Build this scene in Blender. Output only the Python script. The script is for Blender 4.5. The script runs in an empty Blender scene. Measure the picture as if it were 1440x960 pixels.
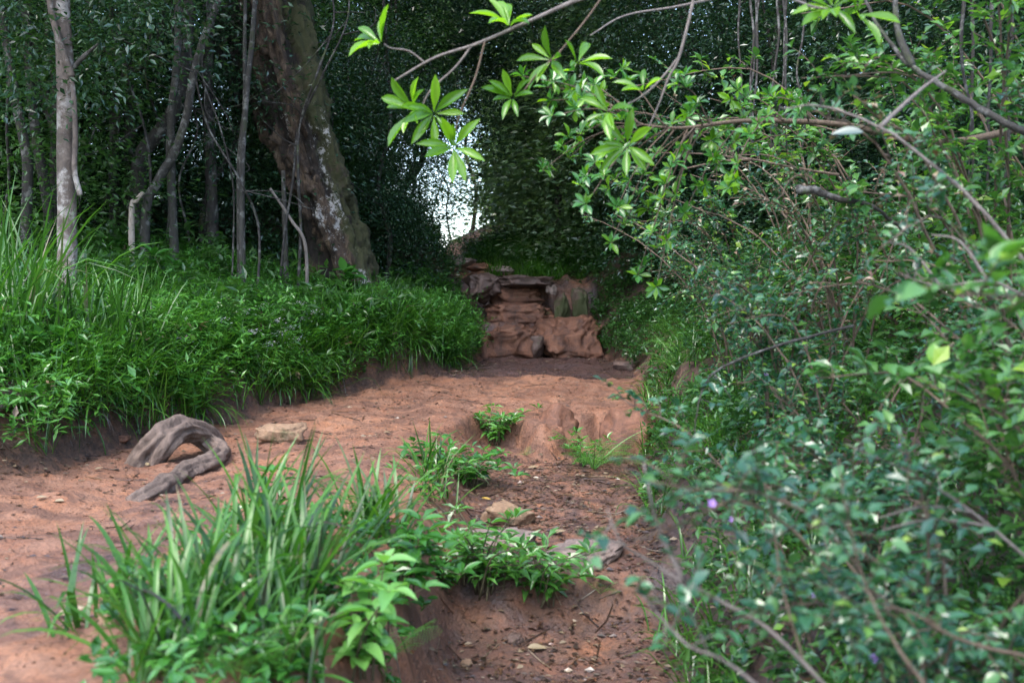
import bpy, bmesh, math, random, time
T0 = time.time()
import numpy as np
from mathutils import Matrix, Vector, Euler

# ------------------------------------------------------------------ camera, sky, sun, exposure
scene = bpy.context.scene
col = scene.collection
R = math.radians
CAM = np.array([0.0, 0.0, 1.0]); FPX = 1600.0; PITCH = math.atan(50 / FPX)
cd = bpy.data.cameras.new('camera'); cam = bpy.data.objects.new('camera', cd); col.objects.link(cam)
cd.sensor_width = 36; cd.lens = FPX / 1440 * 36; cd.clip_start = 0.05; cd.clip_end = 1000
cam.location = CAM; cam.rotation_euler = (R(90) - PITCH, 0, 0)
cd.dof.use_dof = True; cd.dof.focus_distance = 9.5; cd.dof.aperture_fstop = 2.9
scene.camera = cam
w = bpy.data.worlds.new('World'); scene.world = w; w.use_nodes = True
nt = w.node_tree; bg = nt.nodes['Background']
sky = nt.nodes.new('ShaderNodeTexSky'); sky.sky_type = 'NISHITA'; sky.sun_disc = False
SUN_EL, SUN_AZ = R(58), R(205)          # azimuth clockwise from +Y
sky.sun_elevation = SUN_EL; sky.sun_rotation = SUN_AZ
sky.air_density = 1.0; sky.dust_density = 2.0; sky.ozone_density = 1.0
nt.links.new(sky.outputs[0], bg.inputs[0]); bg.inputs[1].default_value = 0.15
sl = bpy.data.lights.new('sun', 'SUN'); sun = bpy.data.objects.new('sun', sl); col.objects.link(sun)
sl.energy = 0.6; sl.angle = R(30); sl.color = (1.0, 0.97, 0.93)
sdir = Vector((math.sin(SUN_AZ) * math.cos(SUN_EL), math.cos(SUN_AZ) * math.cos(SUN_EL), math.sin(SUN_EL)))
sun.rotation_euler = sdir.to_track_quat('Z', 'Y').to_euler()
vs = scene.view_settings
vs.view_transform = 'Standard'; vs.look = 'None'; vs.gamma = 1; vs.use_curve_mapping = False
vs.exposure = 2.45
scene.render.engine = 'CYCLES'
cy = scene.cycles
cy.use_denoising = True; cy.max_bounces = 4; cy.diffuse_bounces = 2; cy.glossy_bounces = 2
cy.transmission_bounces = 4; cy.transparent_max_bounces = 4; cy.use_fast_gi = False
cy.sample_clamp_indirect = 6

# ------------------------------------------------------------------ numeric helpers
rng = np.random.default_rng(11)
def hsh(ix, iy, iz):
    n = (ix.astype(np.uint32) * np.uint32(374761393) + iy.astype(np.uint32) * np.uint32(668265263) + iz.astype(np.uint32) * np.uint32(2147483647))
    n = (n ^ (n >> np.uint32(13))) * np.uint32(1274126177)
    n = n ^ (n >> np.uint32(16))
    n = n * np.uint32(2246822519); n = n ^ (n >> np.uint32(15))
    return n.astype(np.float64) / 4294967295.0
def vnoise2(x, y):
    x, y = np.broadcast_arrays(np.asarray(x, float), np.asarray(y, float)); xi = np.floor(x); yi = np.floor(y); u = x - xi; v = y - yi
    u = u * u * (3 - 2 * u); v = v * v * (3 - 2 * v); a = xi.astype(np.int64); b = yi.astype(np.int64); o = np.zeros_like(a)
    def h(i, j): return hsh((a + i) & 0xffff, (b + j) & 0xffff, o)
    p = h(0, 0); p = p + (h(1, 0) - p) * u; q = h(0, 1); q = q + (h(1, 1) - q) * u
    return (p + (q - p) * v) * 2 - 1
def vnoise(x, y, z=None):
    x = np.asarray(x, float); y = np.asarray(y, float)
    z = np.zeros_like(x) if z is None else np.asarray(z, float)
    x, y, z = np.broadcast_arrays(x, y, z)
    xi = np.floor(x); yi = np.floor(y); zi = np.floor(z)
    u = x - xi; v = y - yi; q = z - zi
    u = u * u * (3 - 2 * u); v = v * v * (3 - 2 * v); q = q * q * (3 - 2 * q)
    a = xi.astype(np.int64) & 0xffff; b = yi.astype(np.int64) & 0xffff; c = zi.astype(np.int64) & 0xffff
    def h(i, j, k): return hsh((a + i) & 0xffff, (b + j) & 0xffff, (c + k) & 0xffff)
    def l(p, r, t): return p + (r - p) * t
    return l(l(l(h(0,0,0), h(1,0,0), u), l(h(0,1,0), h(1,1,0), u), v), l(l(h(0,0,1), h(1,0,1), u), l(h(0,1,1), h(1,1,1), u), v), q) * 2 - 1
def fbm(x, y, z=None, o=4):
    s = 0; a = 0.5; f = 1.0
    if z is None:
        for i in range(o):
            s = s + a * vnoise2(np.asarray(x) * f + 17.3 * i, np.asarray(y) * f + 5.1 * i); a *= 0.5; f *= 2.03
        return s
    zz = np.asarray(z, float)
    for i in range(o):
        s = s + a * vnoise(np.asarray(x) * f + 17.3 * i, np.asarray(y) * f + 5.1 * i, zz * f + 9.7 * i); a *= 0.5; f *= 2.03
    return s
def sm(t): t = np.clip(t, 0, 1); return t * t * (3 - 2 * t)
def unit(v): v = np.asarray(v, float); return v / np.maximum(np.linalg.norm(v, axis=-1, keepdims=True), 1e-9)
cp, sp = math.cos(PITCH), math.sin(PITCH)
def ray(px, py):
    u, v = (px - 720) / FPX, (480 - py) / FPX
    return np.array([u, cp + v * sp, -sp + v * cp])
def at(px, py, Y):
    r = ray(px, py); return CAM + r * (Y / r[1])

# ------------------------------------------------------------------ mesh helpers
def mk(name, V, F, smooth=False):
    """F: list of face index arrays (n,3) or (n,4)"""
    me = bpy.data.meshes.new(name)
    V = np.asarray(V, np.float32)
    F = [np.asarray(f, np.int32) for f in (F if isinstance(F, list) else [F]) if len(f)]
    me.vertices.add(len(V)); me.vertices.foreach_set('co', V.ravel())
    loops = np.concatenate([f.ravel() for f in F]); sizes = np.concatenate([np.full(len(f), f.shape[1]) for f in F])
    me.loops.add(len(loops)); me.loops.foreach_set('vertex_index', loops)
    me.polygons.add(len(sizes)); me.polygons.foreach_set('loop_start', np.concatenate([[0], np.cumsum(sizes)[:-1]]).astype(np.int32))
    me.polygons.foreach_set('use_smooth', np.full(len(sizes), smooth))
    me.update(calc_edges=True)
    return me
class MB:
    def __init__(s): s.V = []; s.T = []; s.Q = []; s.n = 0
    def add(s, V, T=None, Q=None):
        V = np.asarray(V, float).reshape(-1, 3); s.V.append(V)
        if T is not None and len(T): s.T.append(np.asarray(T) + s.n)
        if Q is not None and len(Q): s.Q.append(np.asarray(Q) + s.n)
        s.n += len(V); return s
    def mesh(s, name, smooth=False, origin=(0, 0, 0)):
        F = []
        if s.T: F.append(np.concatenate(s.T))
        if s.Q: F.append(np.concatenate(s.Q))
        return mk(name, np.concatenate(s.V) - np.asarray(origin, float), F, smooth)
def spline(P, n, radii=None):
    P = np.asarray(P, float); 
    if radii is not None: P = np.column_stack([P, radii])
    Q = np.vstack([2 * P[0] - P[1], P, 2 * P[-1] - P[-2]])
    t = np.linspace(0, len(P) - 1 - 1e-6, n); i = t.astype(int); f = (t - i)[:, None]
    a, b, c, d = Q[i], Q[i + 1], Q[i + 2], Q[i + 3]
    r = 0.5 * (2 * b + (c - a) * f + (2 * a - 5 * b + 4 * c - d) * f ** 2 + (3 * b - a - 3 * c + d) * f ** 3)
    return (r[:, :3], np.maximum(r[:, 3], 1e-4)) if radii is not None else r
def tube(P, rad, sides=6, rough=0, seed=0, fr=6.0, af=1.6):
    P = np.asarray(P, float); n = len(P); rad = np.broadcast_to(np.asarray(rad, float), (n,))
    T = unit(np.gradient(P, axis=0)); up = np.array([0.31, 0.17, 0.93]) if abs(T[0][2]) < 0.9 else np.array([1.0, 0.1, 0])
    u = unit(np.cross(T[0], up)); U = []
    for i in range(n):
        u = unit(u - T[i] * (u @ T[i])); U.append(u)
    U = np.array(U); W = np.cross(T, U)
    a = np.arange(sides) / sides * 2 * math.pi
    rr = np.repeat(rad[:, None], sides, 1)
    if rough:
        c, s_ = np.cos(a)[None] + 0 * rr, np.sin(a)[None] + 0 * rr
        L = np.concatenate([[0], np.cumsum(np.linalg.norm(np.diff(P, axis=0), axis=1))])[:, None] + 0 * rr
        rr = rr * (1 + rough * fbm(c * af + seed, s_ * af + 3, L * fr, 5))
    V = P[:, None] + rr[..., None] * (np.cos(a)[None, :, None] * U[:, None] + np.sin(a)[None, :, None] * W[:, None])
    i = np.arange(n - 1)[:, None] * sides; j = np.arange(sides)[None]
    Q = np.stack([i + j, i + (j + 1) % sides, i + sides + (j + 1) % sides, i + sides + j], -1).reshape(-1, 4)
    V = np.vstack([V.reshape(-1, 3), P[0], P[-1]]); b = n * sides
    jj = np.arange(sides)
    T_ = np.vstack([np.stack([0 * jj + b, (jj + 1) % sides, jj], -1), np.stack([0 * jj + b + 1, b - sides + jj, b - sides + (jj + 1) % sides], -1)])
    return V, T_, Q
# leaf templates: x width, y length, z normal
L2 = (np.array([[0,0,0],[-.5,.45,.12],[0,1,-.12],[.5,.45,.12]]), np.array([[0,3,2],[0,2,1]]), None)
L4 = (np.array([[0,0,0],[-.5,.42,.10],[0,.48,-.02],[.5,.42,.10],[0,1,-.16]]), np.array([[0,2,1],[0,3,2],[1,2,4],[2,3,4]]), None)
def leaf_hi(curl=.15, fold=.12, shape='ovate', rows=5):
    t = np.linspace(0, 1, rows + 2); V = []
    for k in t:
        if shape == 'ovate': wd = math.sin(math.pi * k ** .8) ** .85 * .5
        elif shape == 'obov': wd = (math.sin(math.pi * k ** 1.5) ** .8) * .5
        elif shape == 'lance': wd = math.sin(math.pi * k ** .75) ** 1.1 * .5
        wd = max(wd, .035 if k < .1 else .004); z = -curl * k * k; 
        V += [[-wd, k, z + fold * wd * 2 * .5], [0, k, z], [wd, k, z + fold * wd * 2 * .5]]
    Q = []
    for i in range(rows + 1):
        b = i * 3; Q += [[b, b+1, b+4, b+3], [b+1, b+2, b+5, b+4]]
    return np.array(V), None, np.array(Q)
def frames(d, n):
    y = unit(d); x = unit(np.cross(y, n)); z = np.cross(x, y)
    return np.stack([x, y, z], -1)
def scatter(mb, tpl, pos, M, sx, sy, sz=None):
    V, T, Q = tpl; N = len(pos); k = len(V)
    sx = np.broadcast_to(sx, (N,)); sy = np.broadcast_to(sy, (N,)); sz = sx if sz is None else np.broadcast_to(sz, (N,))
    S = V[None] * np.stack([sx, sy, sz], -1)[:, None, :]
    W = pos[:, None] + np.einsum('nij,nkj->nki', M, S)
    off = (np.arange(N) * k)[:, None, None]
    mb.add(W, None if T is None else (T[None] + off).reshape(-1, 3), None if Q is None else (Q[None] + off).reshape(-1, 4))
def rdir(n, r=rng): return unit(r.normal(size=(n, 3)))

# ------------------------------------------------------------------ object helpers
def obj(name, me, mat=None, parent=None, M=None, label=None, cat=None, group=None, kind=None):
    if me is not None and mat is not None and len(me.materials) == 0: me.materials.append(mat)
    o = bpy.data.objects.new(name, me); col.objects.link(o)
    if parent is not None: o.parent = parent
    if M is not None: o.matrix_local = M
    for k, v in (('label', label), ('category', cat), ('group', group), ('kind', kind)):
        if v: o[k] = v
    return o
def thing(name, loc, label, cat, group=None, rz=0, s=1):
    o = obj(name, None, None, None, Matrix.LocRotScale(Vector(loc), Euler((0, 0, rz)), Vector((s, s, s))), label, cat, group)
    o.empty_display_size = .1; return o
def M4(M3, pos, sc=(1, 1, 1)):
    m = np.eye(4); m[:3, :3] = M3 * np.asarray(sc)[None, :]; m[:3, 3] = pos
    return Matrix(m.tolist())

# ------------------------------------------------------------------ materials
def nodes(name):
    m = bpy.data.materials.new(name); m.use_nodes = True; t = m.node_tree
    return m, t, t.nodes['Principled BSDF'], t.nodes['Material Output']
def ramp(t, fac, stops):
    n = t.nodes.new('ShaderNodeValToRGB'); e = n.color_ramp.elements
    while len(e) < len(stops): e.new(.5)
    for x, (p, c) in zip(e, stops): x.position = p; x.color = (*c, 1) if len(c) == 3 else c
    if fac is not None: t.links.new(fac, n.inputs[0])
    return n
def math_(t, op, a, b=None, clamp=False):
    n = t.nodes.new('ShaderNodeMath'); n.operation = op; n.use_clamp = clamp
    for i, v in enumerate((a, b)):
        if v is None: continue
        if isinstance(v, (int, float)): n.inputs[i].default_value = v
        else: t.links.new(v, n.inputs[i])
    return n.outputs[0]
def noise(t, scale, detail=6, rough=.6, vec=None, dist=0):
    n = t.nodes.new('ShaderNodeTexNoise'); n.inputs['Scale'].default_value = scale; n.inputs['Detail'].default_value = detail
    n.inputs['Roughness'].default_value = rough; n.inputs['Distortion'].default_value = dist
    if vec is not None: t.links.new(vec, n.inputs['Vector'])
    return n.outputs['Fac']
def mixc(t, fac, a, b, mode='MIX'):
    n = t.nodes.new('ShaderNodeMix'); n.data_type = 'RGBA'; n.blend_type = mode
    for s, v in ((n.inputs[0], fac), (n.inputs[6], a), (n.inputs[7], b)):
        if isinstance(v, (int, float)): s.default_value = v
        elif isinstance(v, tuple): s.default_value = (*v, 1)
        else: t.links.new(v, s)
    return n.outputs[2]
def bump(t, b, h, strength=.5, dist=.02):
    n = t.nodes.new('ShaderNodeBump'); n.inputs['Strength'].default_value = strength; n.inputs['Distance'].default_value = dist
    t.links.new(h, n.inputs['Height']); t.links.new(n.outputs[0], b.inputs['Normal'])
def leaf_mat(name, cols, rough=.38, trans=.35, spec=.5, tcol=None):
    m, t, b, out = nodes(name)
    g = t.nodes.new('ShaderNodeNewGeometry'); oi = t.nodes.new('ShaderNodeObjectInfo')
    f = math_(t, 'FRACT', math_(t, 'ADD', g.outputs['Random Per Island'], oi.outputs['Random']))
    c = ramp(t, f, [(i / (len(cols) - 1), k) for i, k in enumerate(cols)]).outputs[0]
    tc = t.nodes.new('ShaderNodeTexCoord')
    c = mixc(t, math_(t, 'MULTIPLY', noise(t, 14, 3, .6, tc.outputs['Object']), .55), c, mixc(t, 1, c, (.45, .5, .4), 'MULTIPLY'))
    t.links.new(c, b.inputs['Base Color']); b.inputs['Roughness'].default_value = max(.18, rough - .05); b.inputs['Specular IOR Level'].default_value = spec * 1.5
    tr = t.nodes.new('ShaderNodeBsdfTranslucent')
    t.links.new(mixc(t, 1, c, tcol or (1.5, 1.7, .6), 'MULTIPLY'), tr.inputs['Color'])
    mx = t.nodes.new('ShaderNodeMixShader'); mx.inputs[0].default_value = trans
    t.links.new(b.outputs[0], mx.inputs[1]); t.links.new(tr.outputs[0], mx.inputs[2]); t.links.new(mx.outputs[0], out.inputs['Surface'])
    return m
def bark_mat(name, c1, c2, scale=14, lichen=0, moss=0, stretch=.25, rough=.8, lcol=(.42, .43, .40), mcol=(.05, .07, .015)):
    m, t, b, out = nodes(name)
    tc = t.nodes.new('ShaderNodeTexCoord'); mp = t.nodes.new('ShaderNodeMapping'); mp.inputs['Scale'].default_value = (1, 1, stretch)
    t.links.new(tc.outputs['Object'], mp.inputs[0])
    n1 = noise(t, scale, 8, .7, mp.outputs[0], .4)
    c = ramp(t, n1, [(.3, c1), (.7, c2)]).outputs[0]
    if lichen:
        n2 = noise(t, scale * .5, 6, .7, tc.outputs['Object'])
        c = mixc(t, math_(t, 'MULTIPLY', ramp(t, n2, [(.60 - .22 * lichen, (0, 0, 0)), (.68 - .22 * lichen, (1, 1, 1))]).outputs[0], .85), c, lcol)
    if moss:
        n3 = noise(t, scale * .28, 6, .7, tc.outputs['Object'], .3)
        c = mixc(t, math_(t, 'MULTIPLY', ramp(t, n3, [(.62 - .25 * moss, (0, 0, 0)), (.72 - .25 * moss, (1, 1, 1))]).outputs[0], .9), c, mcol)
    t.links.new(c, b.inputs['Base Color']); b.inputs['Roughness'].default_value = rough
    bump(t, b, n1, .9, .03)
    return m
MAT = {}
MAT['herb'] = leaf_mat('herb leaf', [(.04,.13,.025), (.075,.22,.04), (.13,.33,.07)], .28, .34)
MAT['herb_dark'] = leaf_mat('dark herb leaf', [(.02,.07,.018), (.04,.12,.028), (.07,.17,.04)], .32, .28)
MAT['blade'] = leaf_mat('grass blade', [(.02,.07,.012), (.045,.14,.02), (.065,.19,.026), (.11,.27,.04)], .28, .32)
MAT['blade_pale'] = leaf_mat('pale grass blade', [(.09,.15,.05), (.16,.17,.08), (.2,.17,.10)], .5, .25)
MAT['blade_dead'] = leaf_mat('dead black blade', [(.012,.011,.012), (.03,.025,.02), (.07,.05,.03)], .4, .1)
m = leaf_mat('strap blade', [(.016,.058,.01), (.035,.115,.017), (.055,.165,.023), (.095,.24,.035)], .38, .32, .35); t = m.node_tree; b = t.nodes['Principled BSDF']
tcn = t.nodes.new('ShaderNodeTexCoord'); spz = t.nodes.new('ShaderNodeSeparateXYZ'); t.links.new(tcn.outputs['Generated'], spz.inputs[0]); oin = t.nodes.new('ShaderNodeObjectInfo')
fx = math_(t, 'ADD', spz.outputs[0], math_(t, 'ADD', math_(t, 'MULTIPLY', noise(t, 9, 4, .7, tcn.outputs['Generated']), .3), math_(t, 'MULTIPLY', math_(t, 'FRACT', math_(t, 'MULTIPLY', oin.outputs['Random'], 7.3)), .55)))
src = b.inputs['Base Color'].links[0].from_socket
t.links.new(mixc(t, math_(t, 'MULTIPLY', math_(t, 'SUBTRACT', fx, 1.45), 6, True), src, (.2,.13,.06)), b.inputs['Base Color'])
MAT['strap'] = m
MAT['broad'] = leaf_mat('broad leaf', [(.03,.12,.02), (.05,.18,.03), (.09,.26,.05)], .3, .3)
MAT['broad_light'] = leaf_mat('light broad leaf', [(.12,.32,.07), (.2,.42,.11)], .35, .35)
MAT['shrub'] = leaf_mat('shrub leaf', [(.014,.06,.032), (.028,.10,.05), (.045,.145,.06), (.09,.21,.07)], .27, .28)
MAT['shrub_b'] = leaf_mat('mid green shrub leaf', [(.03,.10,.03), (.06,.17,.04), (.10,.24,.05)], .3, .32)
MAT['shrub_young'] = leaf_mat('young shrub leaf', [(.10,.25,.04), (.18,.36,.05), (.28,.40,.06)], .35, .4)
MAT['rosette'] = leaf_mat('rosette leaf', [(.06,.18,.012), (.115,.29,.018), (.2,.42,.03)], .3, .5, tcol=(1.7,1.6,.5))
MAT['wood_leaf'] = leaf_mat('woodland leaf', [(.014,.040,.023), (.028,.073,.04), (.058,.115,.06)], .25, .25)
MAT['wood_leaf_light'] = leaf_mat('light woodland leaf', [(.03,.085,.02), (.05,.13,.03), (.08,.18,.05)], .38, .35)
MAT['hazed_leaf'] = leaf_mat('haze-lightened leaf', [(.06,.12,.06), (.10,.17,.09), (.15,.23,.13)], .35, .4)  # leaf colour lightened and greyed in place of haze and open light
MAT['fern'] = leaf_mat('fern frond', [(.06,.19,.03), (.10,.28,.04), (.13,.33,.06)], .45, .35)
MAT['fall'] = leaf_mat('fallen leaf', [(.10,.055,.03), (.2,.12,.06), (.33,.26,.16), (.14,.06,.03)], .45, .15, tcol=(1, .8, .5))
MAT['fall_dark'] = leaf_mat('litter', [(.02,.012,.009), (.07,.038,.024), (.16,.085,.045), (.03,.02,.016), (.28,.21,.14), (.04,.028,.024), (.12,.05,.025)], .33, .1, tcol=(1, .8, .5))
MAT['yellow'] = leaf_mat('yellow leaf', [(.55,.34,.05), (.6,.4,.08)], .45, .3, tcol=(1, .9, .5))
MAT['white'] = leaf_mat('white petal', [(.7,.7,.68), (.8,.8,.78)], .6, .2, tcol=(1, 1, 1))
MAT['pale'] = leaf_mat('pale leaf', [(.07,.11,.095), (.09,.13,.11)], .45, .1)
MAT['violet'] = leaf_mat('violet petal', [(.34,.18,.6), (.45,.25,.7)], .6, .3, tcol=(1, 1, 1))
MAT['stem'] = bark_mat('green brown stem', (.05,.05,.025), (.12,.10,.05), 30)
MAT['twig'] = bark_mat('grey twig', (.09,.075,.065), (.24,.205,.18), 40)
MAT['twig_brown'] = bark_mat('brown twig', (.06,.04,.026), (.17,.12,.08), 40)
MAT['bark_dark'] = bark_mat('dark bark', (.008,.007,.006), (.034,.029,.025), 18, .35, .25, lcol=(.13,.13,.12))
MAT['bark_pale'] = bark_mat('pale bark', (.04,.03,.024), (.15,.118,.098), 9, .42, .15, .9, .8, (.3,.28,.26))
MAT['bark_grey'] = bark_mat('grey bark', (.012,.011,.009), (.05,.045,.038), 22, .35, .35, lcol=(.15,.15,.14), mcol=(.03,.04,.012))
MAT['bark_big'] = bark_mat('old bark', (.02,.012,.008), (.16,.10,.055), 9, .5, .55, .35, .85, (.42,.42,.40))
MAT['root'] = bark_mat('weathered root', (.04,.027,.02), (.2,.145,.115), 16, 0, 0, .5, .75)

def clay_nodes(t, b, zones=None, obj_space=False):
    tc = t.nodes.new('ShaderNodeTexCoord'); v = tc.outputs['Object']
    nL = noise(t, 1.1, 5, .6, v, .5); nM = noise(t, 7, 8, .65, v); nF = noise(t, 60, 6, .7, v)
    c = ramp(t, nL, [(.3, (.095,.038,.02)), (.48, (.18,.076,.039)), (.66, (.26,.115,.056))]).outputs[0]
    c = mixc(t, math_(t, 'MULTIPLY', ramp(t, nM, [(.42, (0,0,0)), (.6, (1,1,1))]).outputs[0], .5), c, (.235,.135,.09))
    nS = noise(t, 21, 8, .75, v, .3)
    c = mixc(t, math_(t, 'MULTIPLY', ramp(t, nS, [(.34, (1,1,1)), (.46, (0,0,0))]).outputs[0], .75), c, (.065,.032,.021))
    nW = noise(t, 2.6, 6, .65, v, 1.2)
    c = mixc(t, math_(t, 'MULTIPLY', ramp(t, nW, [(.5, (0,0,0)), (.58, (1,1,1))]).outputs[0], .75), c, (.085,.040,.025))
    c = mixc(t, math_(t, 'MULTIPLY', ramp(t, nF, [(.38, (1,1,1)), (.5, (0,0,0))]).outputs[0], .5), c, (.08,.04,.026))
    return tc, v, nL, nM, nF, c
m, t, b, out = nodes('clay ground')
tc, v, nL, nM, nF, c = clay_nodes(t, b)
za = t.nodes.new('ShaderNodeAttribute'); za.attribute_name = 'zone'
sep = t.nodes.new('ShaderNodeSeparateColor'); t.links.new(za.outputs['Color'], sep.inputs[0])
soil = ramp(t, noise(t, 26, 8, .75, v), [(.3, (.018,.011,.008)), (.52, (.06,.033,.022)), (.72, (.13,.07,.045))]).outputs[0]
lit = math_(t, 'MULTIPLY', sep.outputs[0], 1.0)
lf = ramp(t, math_(t, 'ADD', lit, math_(t, 'MULTIPLY', math_(t, 'SUBTRACT', nM, .5), 1.2)), [(.3, (0,0,0)), (.62, (1,1,1))]).outputs[0]
c = mixc(t, lf, c, soil)
wf = ramp(t, math_(t, 'ADD', sep.outputs[1], math_(t, 'MULTIPLY', math_(t, 'SUBTRACT', noise(t, 4, 6, .6, v), .5), 1.3)), [(.35, (0,0,0)), (.7, (1,1,1))]).outputs[0]
c = mixc(t, wf, c, mixc(t, .78, c, (.045,.034,.038)))
mf = ramp(t, math_(t, 'ADD', sep.outputs[2], math_(t, 'MULTIPLY', math_(t, 'SUBTRACT', noise(t, 9, 7, .7, v), .5), 1.6)), [(.55, (0,0,0)), (.85, (1,1,1))]).outputs[0]
c = mixc(t, mf, c, (.045,.055,.015))
t.links.new(c, b.inputs['Base Color'])
t.links.new(math_(t, 'SUBTRACT', .82, math_(t, 'MULTIPLY', wf, .6)), b.inputs['Roughness'])
vor = t.nodes.new('ShaderNodeTexVoronoi'); vor.inputs['Scale'].default_value = 45; t.links.new(v, vor.inputs['Vector'])
hgt = math_(t, 'ADD', math_(t, 'MULTIPLY', nF, .5), math_(t, 'ADD', math_(t, 'MULTIPLY', nM, 1.2), math_(t, 'MULTIPLY', vor.outputs['Distance'], .35)))
bump(t, b, hgt, .7, .025)
MAT['ground'] = m
def rock_mat(name, cols, moss=0, wet=0, mcol=(.04,.05,.015), scale=5):
    m, t, b, out = nodes(name); tc = t.nodes.new('ShaderNodeTexCoord'); v = tc.outputs['Object']
    n1 = noise(t, scale, 9, .7, v, .6); n2 = noise(t, scale * 9, 7, .7, v)
    c = ramp(t, n1, [(.28 + .44 * i / (len(cols) - 1), k) for i, k in enumerate(cols)]).outputs[0]
    c = mixc(t, math_(t, 'MULTIPLY', ramp(t, n2, [(.3, (1,1,1)), (.6, (0,0,0))]).outputs[0], .5), c, mixc(t, 1, c, (.4,.38,.36), 'MULTIPLY'))
    if moss:
        n3 = noise(t, scale * .7, 8, .7, v)
        c = mixc(t, ramp(t, n3, [(.65 - .3 * moss, (0,0,0)), (.75 - .3 * moss, (1,1,1))]).outputs[0], c, mcol)
    t.links.new(c, b.inputs['Base Color'])
    t.links.new(math_(t, 'ADD', .75 - .45 * wet, math_(t, 'MULTIPLY', n1, .3)), b.inputs['Roughness'])
    bump(t, b, math_(t, 'ADD', n1, math_(t, 'MULTIPLY', n2, .4)), .8, .03)
    return m
MAT['clay_rock'] = rock_mat('clay rock', [(.025,.013,.009), (.10,.044,.026), (.19,.083,.046), (.25,.135,.085)], .14, .5, scale=6)
MAT['grey_rock'] = rock_mat('grey rock', [(.10,.075,.065), (.22,.165,.14), (.33,.27,.24)], .2, .25)
MAT['tan_rock'] = rock_mat('tan rock', [(.14,.085,.05), (.27,.17,.10), (.36,.26,.18)], .3, .2)
MAT['wet_rock'] = rock_mat('wet dark rock', [(.05,.032,.026), (.11,.07,.056), (.19,.13,.11)], .2, .7)
MAT['moss_rock'] = rock_mat('mossy rock', [(.06,.04,.03), (.12,.08,.055)], .75, .3)
MAT['clod'] = rock_mat('soil crumb', [(.10,.05,.03), (.2,.10,.06), (.3,.16,.1)], 0, 0, scale=30)

# ------------------------------------------------------------------ the ground
def ip(y, pts): a = np.array(pts, float); return np.interp(y, a[:, 0], a[:, 1])
XL = [(-40,-6),(0,-3.2),(4,-3.0),(6.2,-2.85),(7.4,-2.78),(9,-2.4),(11.3,-1.55),(12.4,-.75),(13.3,-.45),(15,-.42),(16.4,-.75),(18,-1.0),(20,-1.35),(23,-1.9),(30,-3.2),(90,-9)]
XR = [(-40,3),(0,.75),(4,.62),(6,.75),(8,.9),(9.5,1.12),(11,1.27),(12,1.36),(14,1.22),(15.3,1.08),(16.5,1.15),(17,.8),(17.6,.05),(18.5,-.5),(20,-.8),(24,-1.2),(30,-2.0),(90,-6)]
ZP = [(-40,-.6),(-2,-.3),(2.5,-.05),(4,0),(7.5,0),(9,.06),(10,.1),(11,.16),(12,.25),(14,.31),(15.05,.33),(15.12,.36),(15.3,.68),(15.42,.72),(16.0,.78),(16.1,.84),(16.3,1.25),(16.42,1.32),(17,1.42),(18,1.52),(20,1.80),(24,2.1),(30,2.3),(50,1.7),(90,-2)]
ZG = [(-40,-1.2),(0,-.75),(4,-.62),(5.2,-.55),(5.4,-.5),(5.62,-.3),(7,-.27),(9,-.2),(10,-.15)]
YLIP = [(-1.2,8.3),(-.9,8.6),(-.5,9.05),(-.28,9.75),(0,9.8),(.13,9.35),(.25,9.22),(.42,9.3),(.52,9.78),(.75,9.8),(.95,9.4),(1.3,9.3)]
GL = [(-40,-2),(0,-.9),(3.5,-.55),(6,-.52),(8,-.6),(9,-.55),(10,-.5)]
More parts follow.
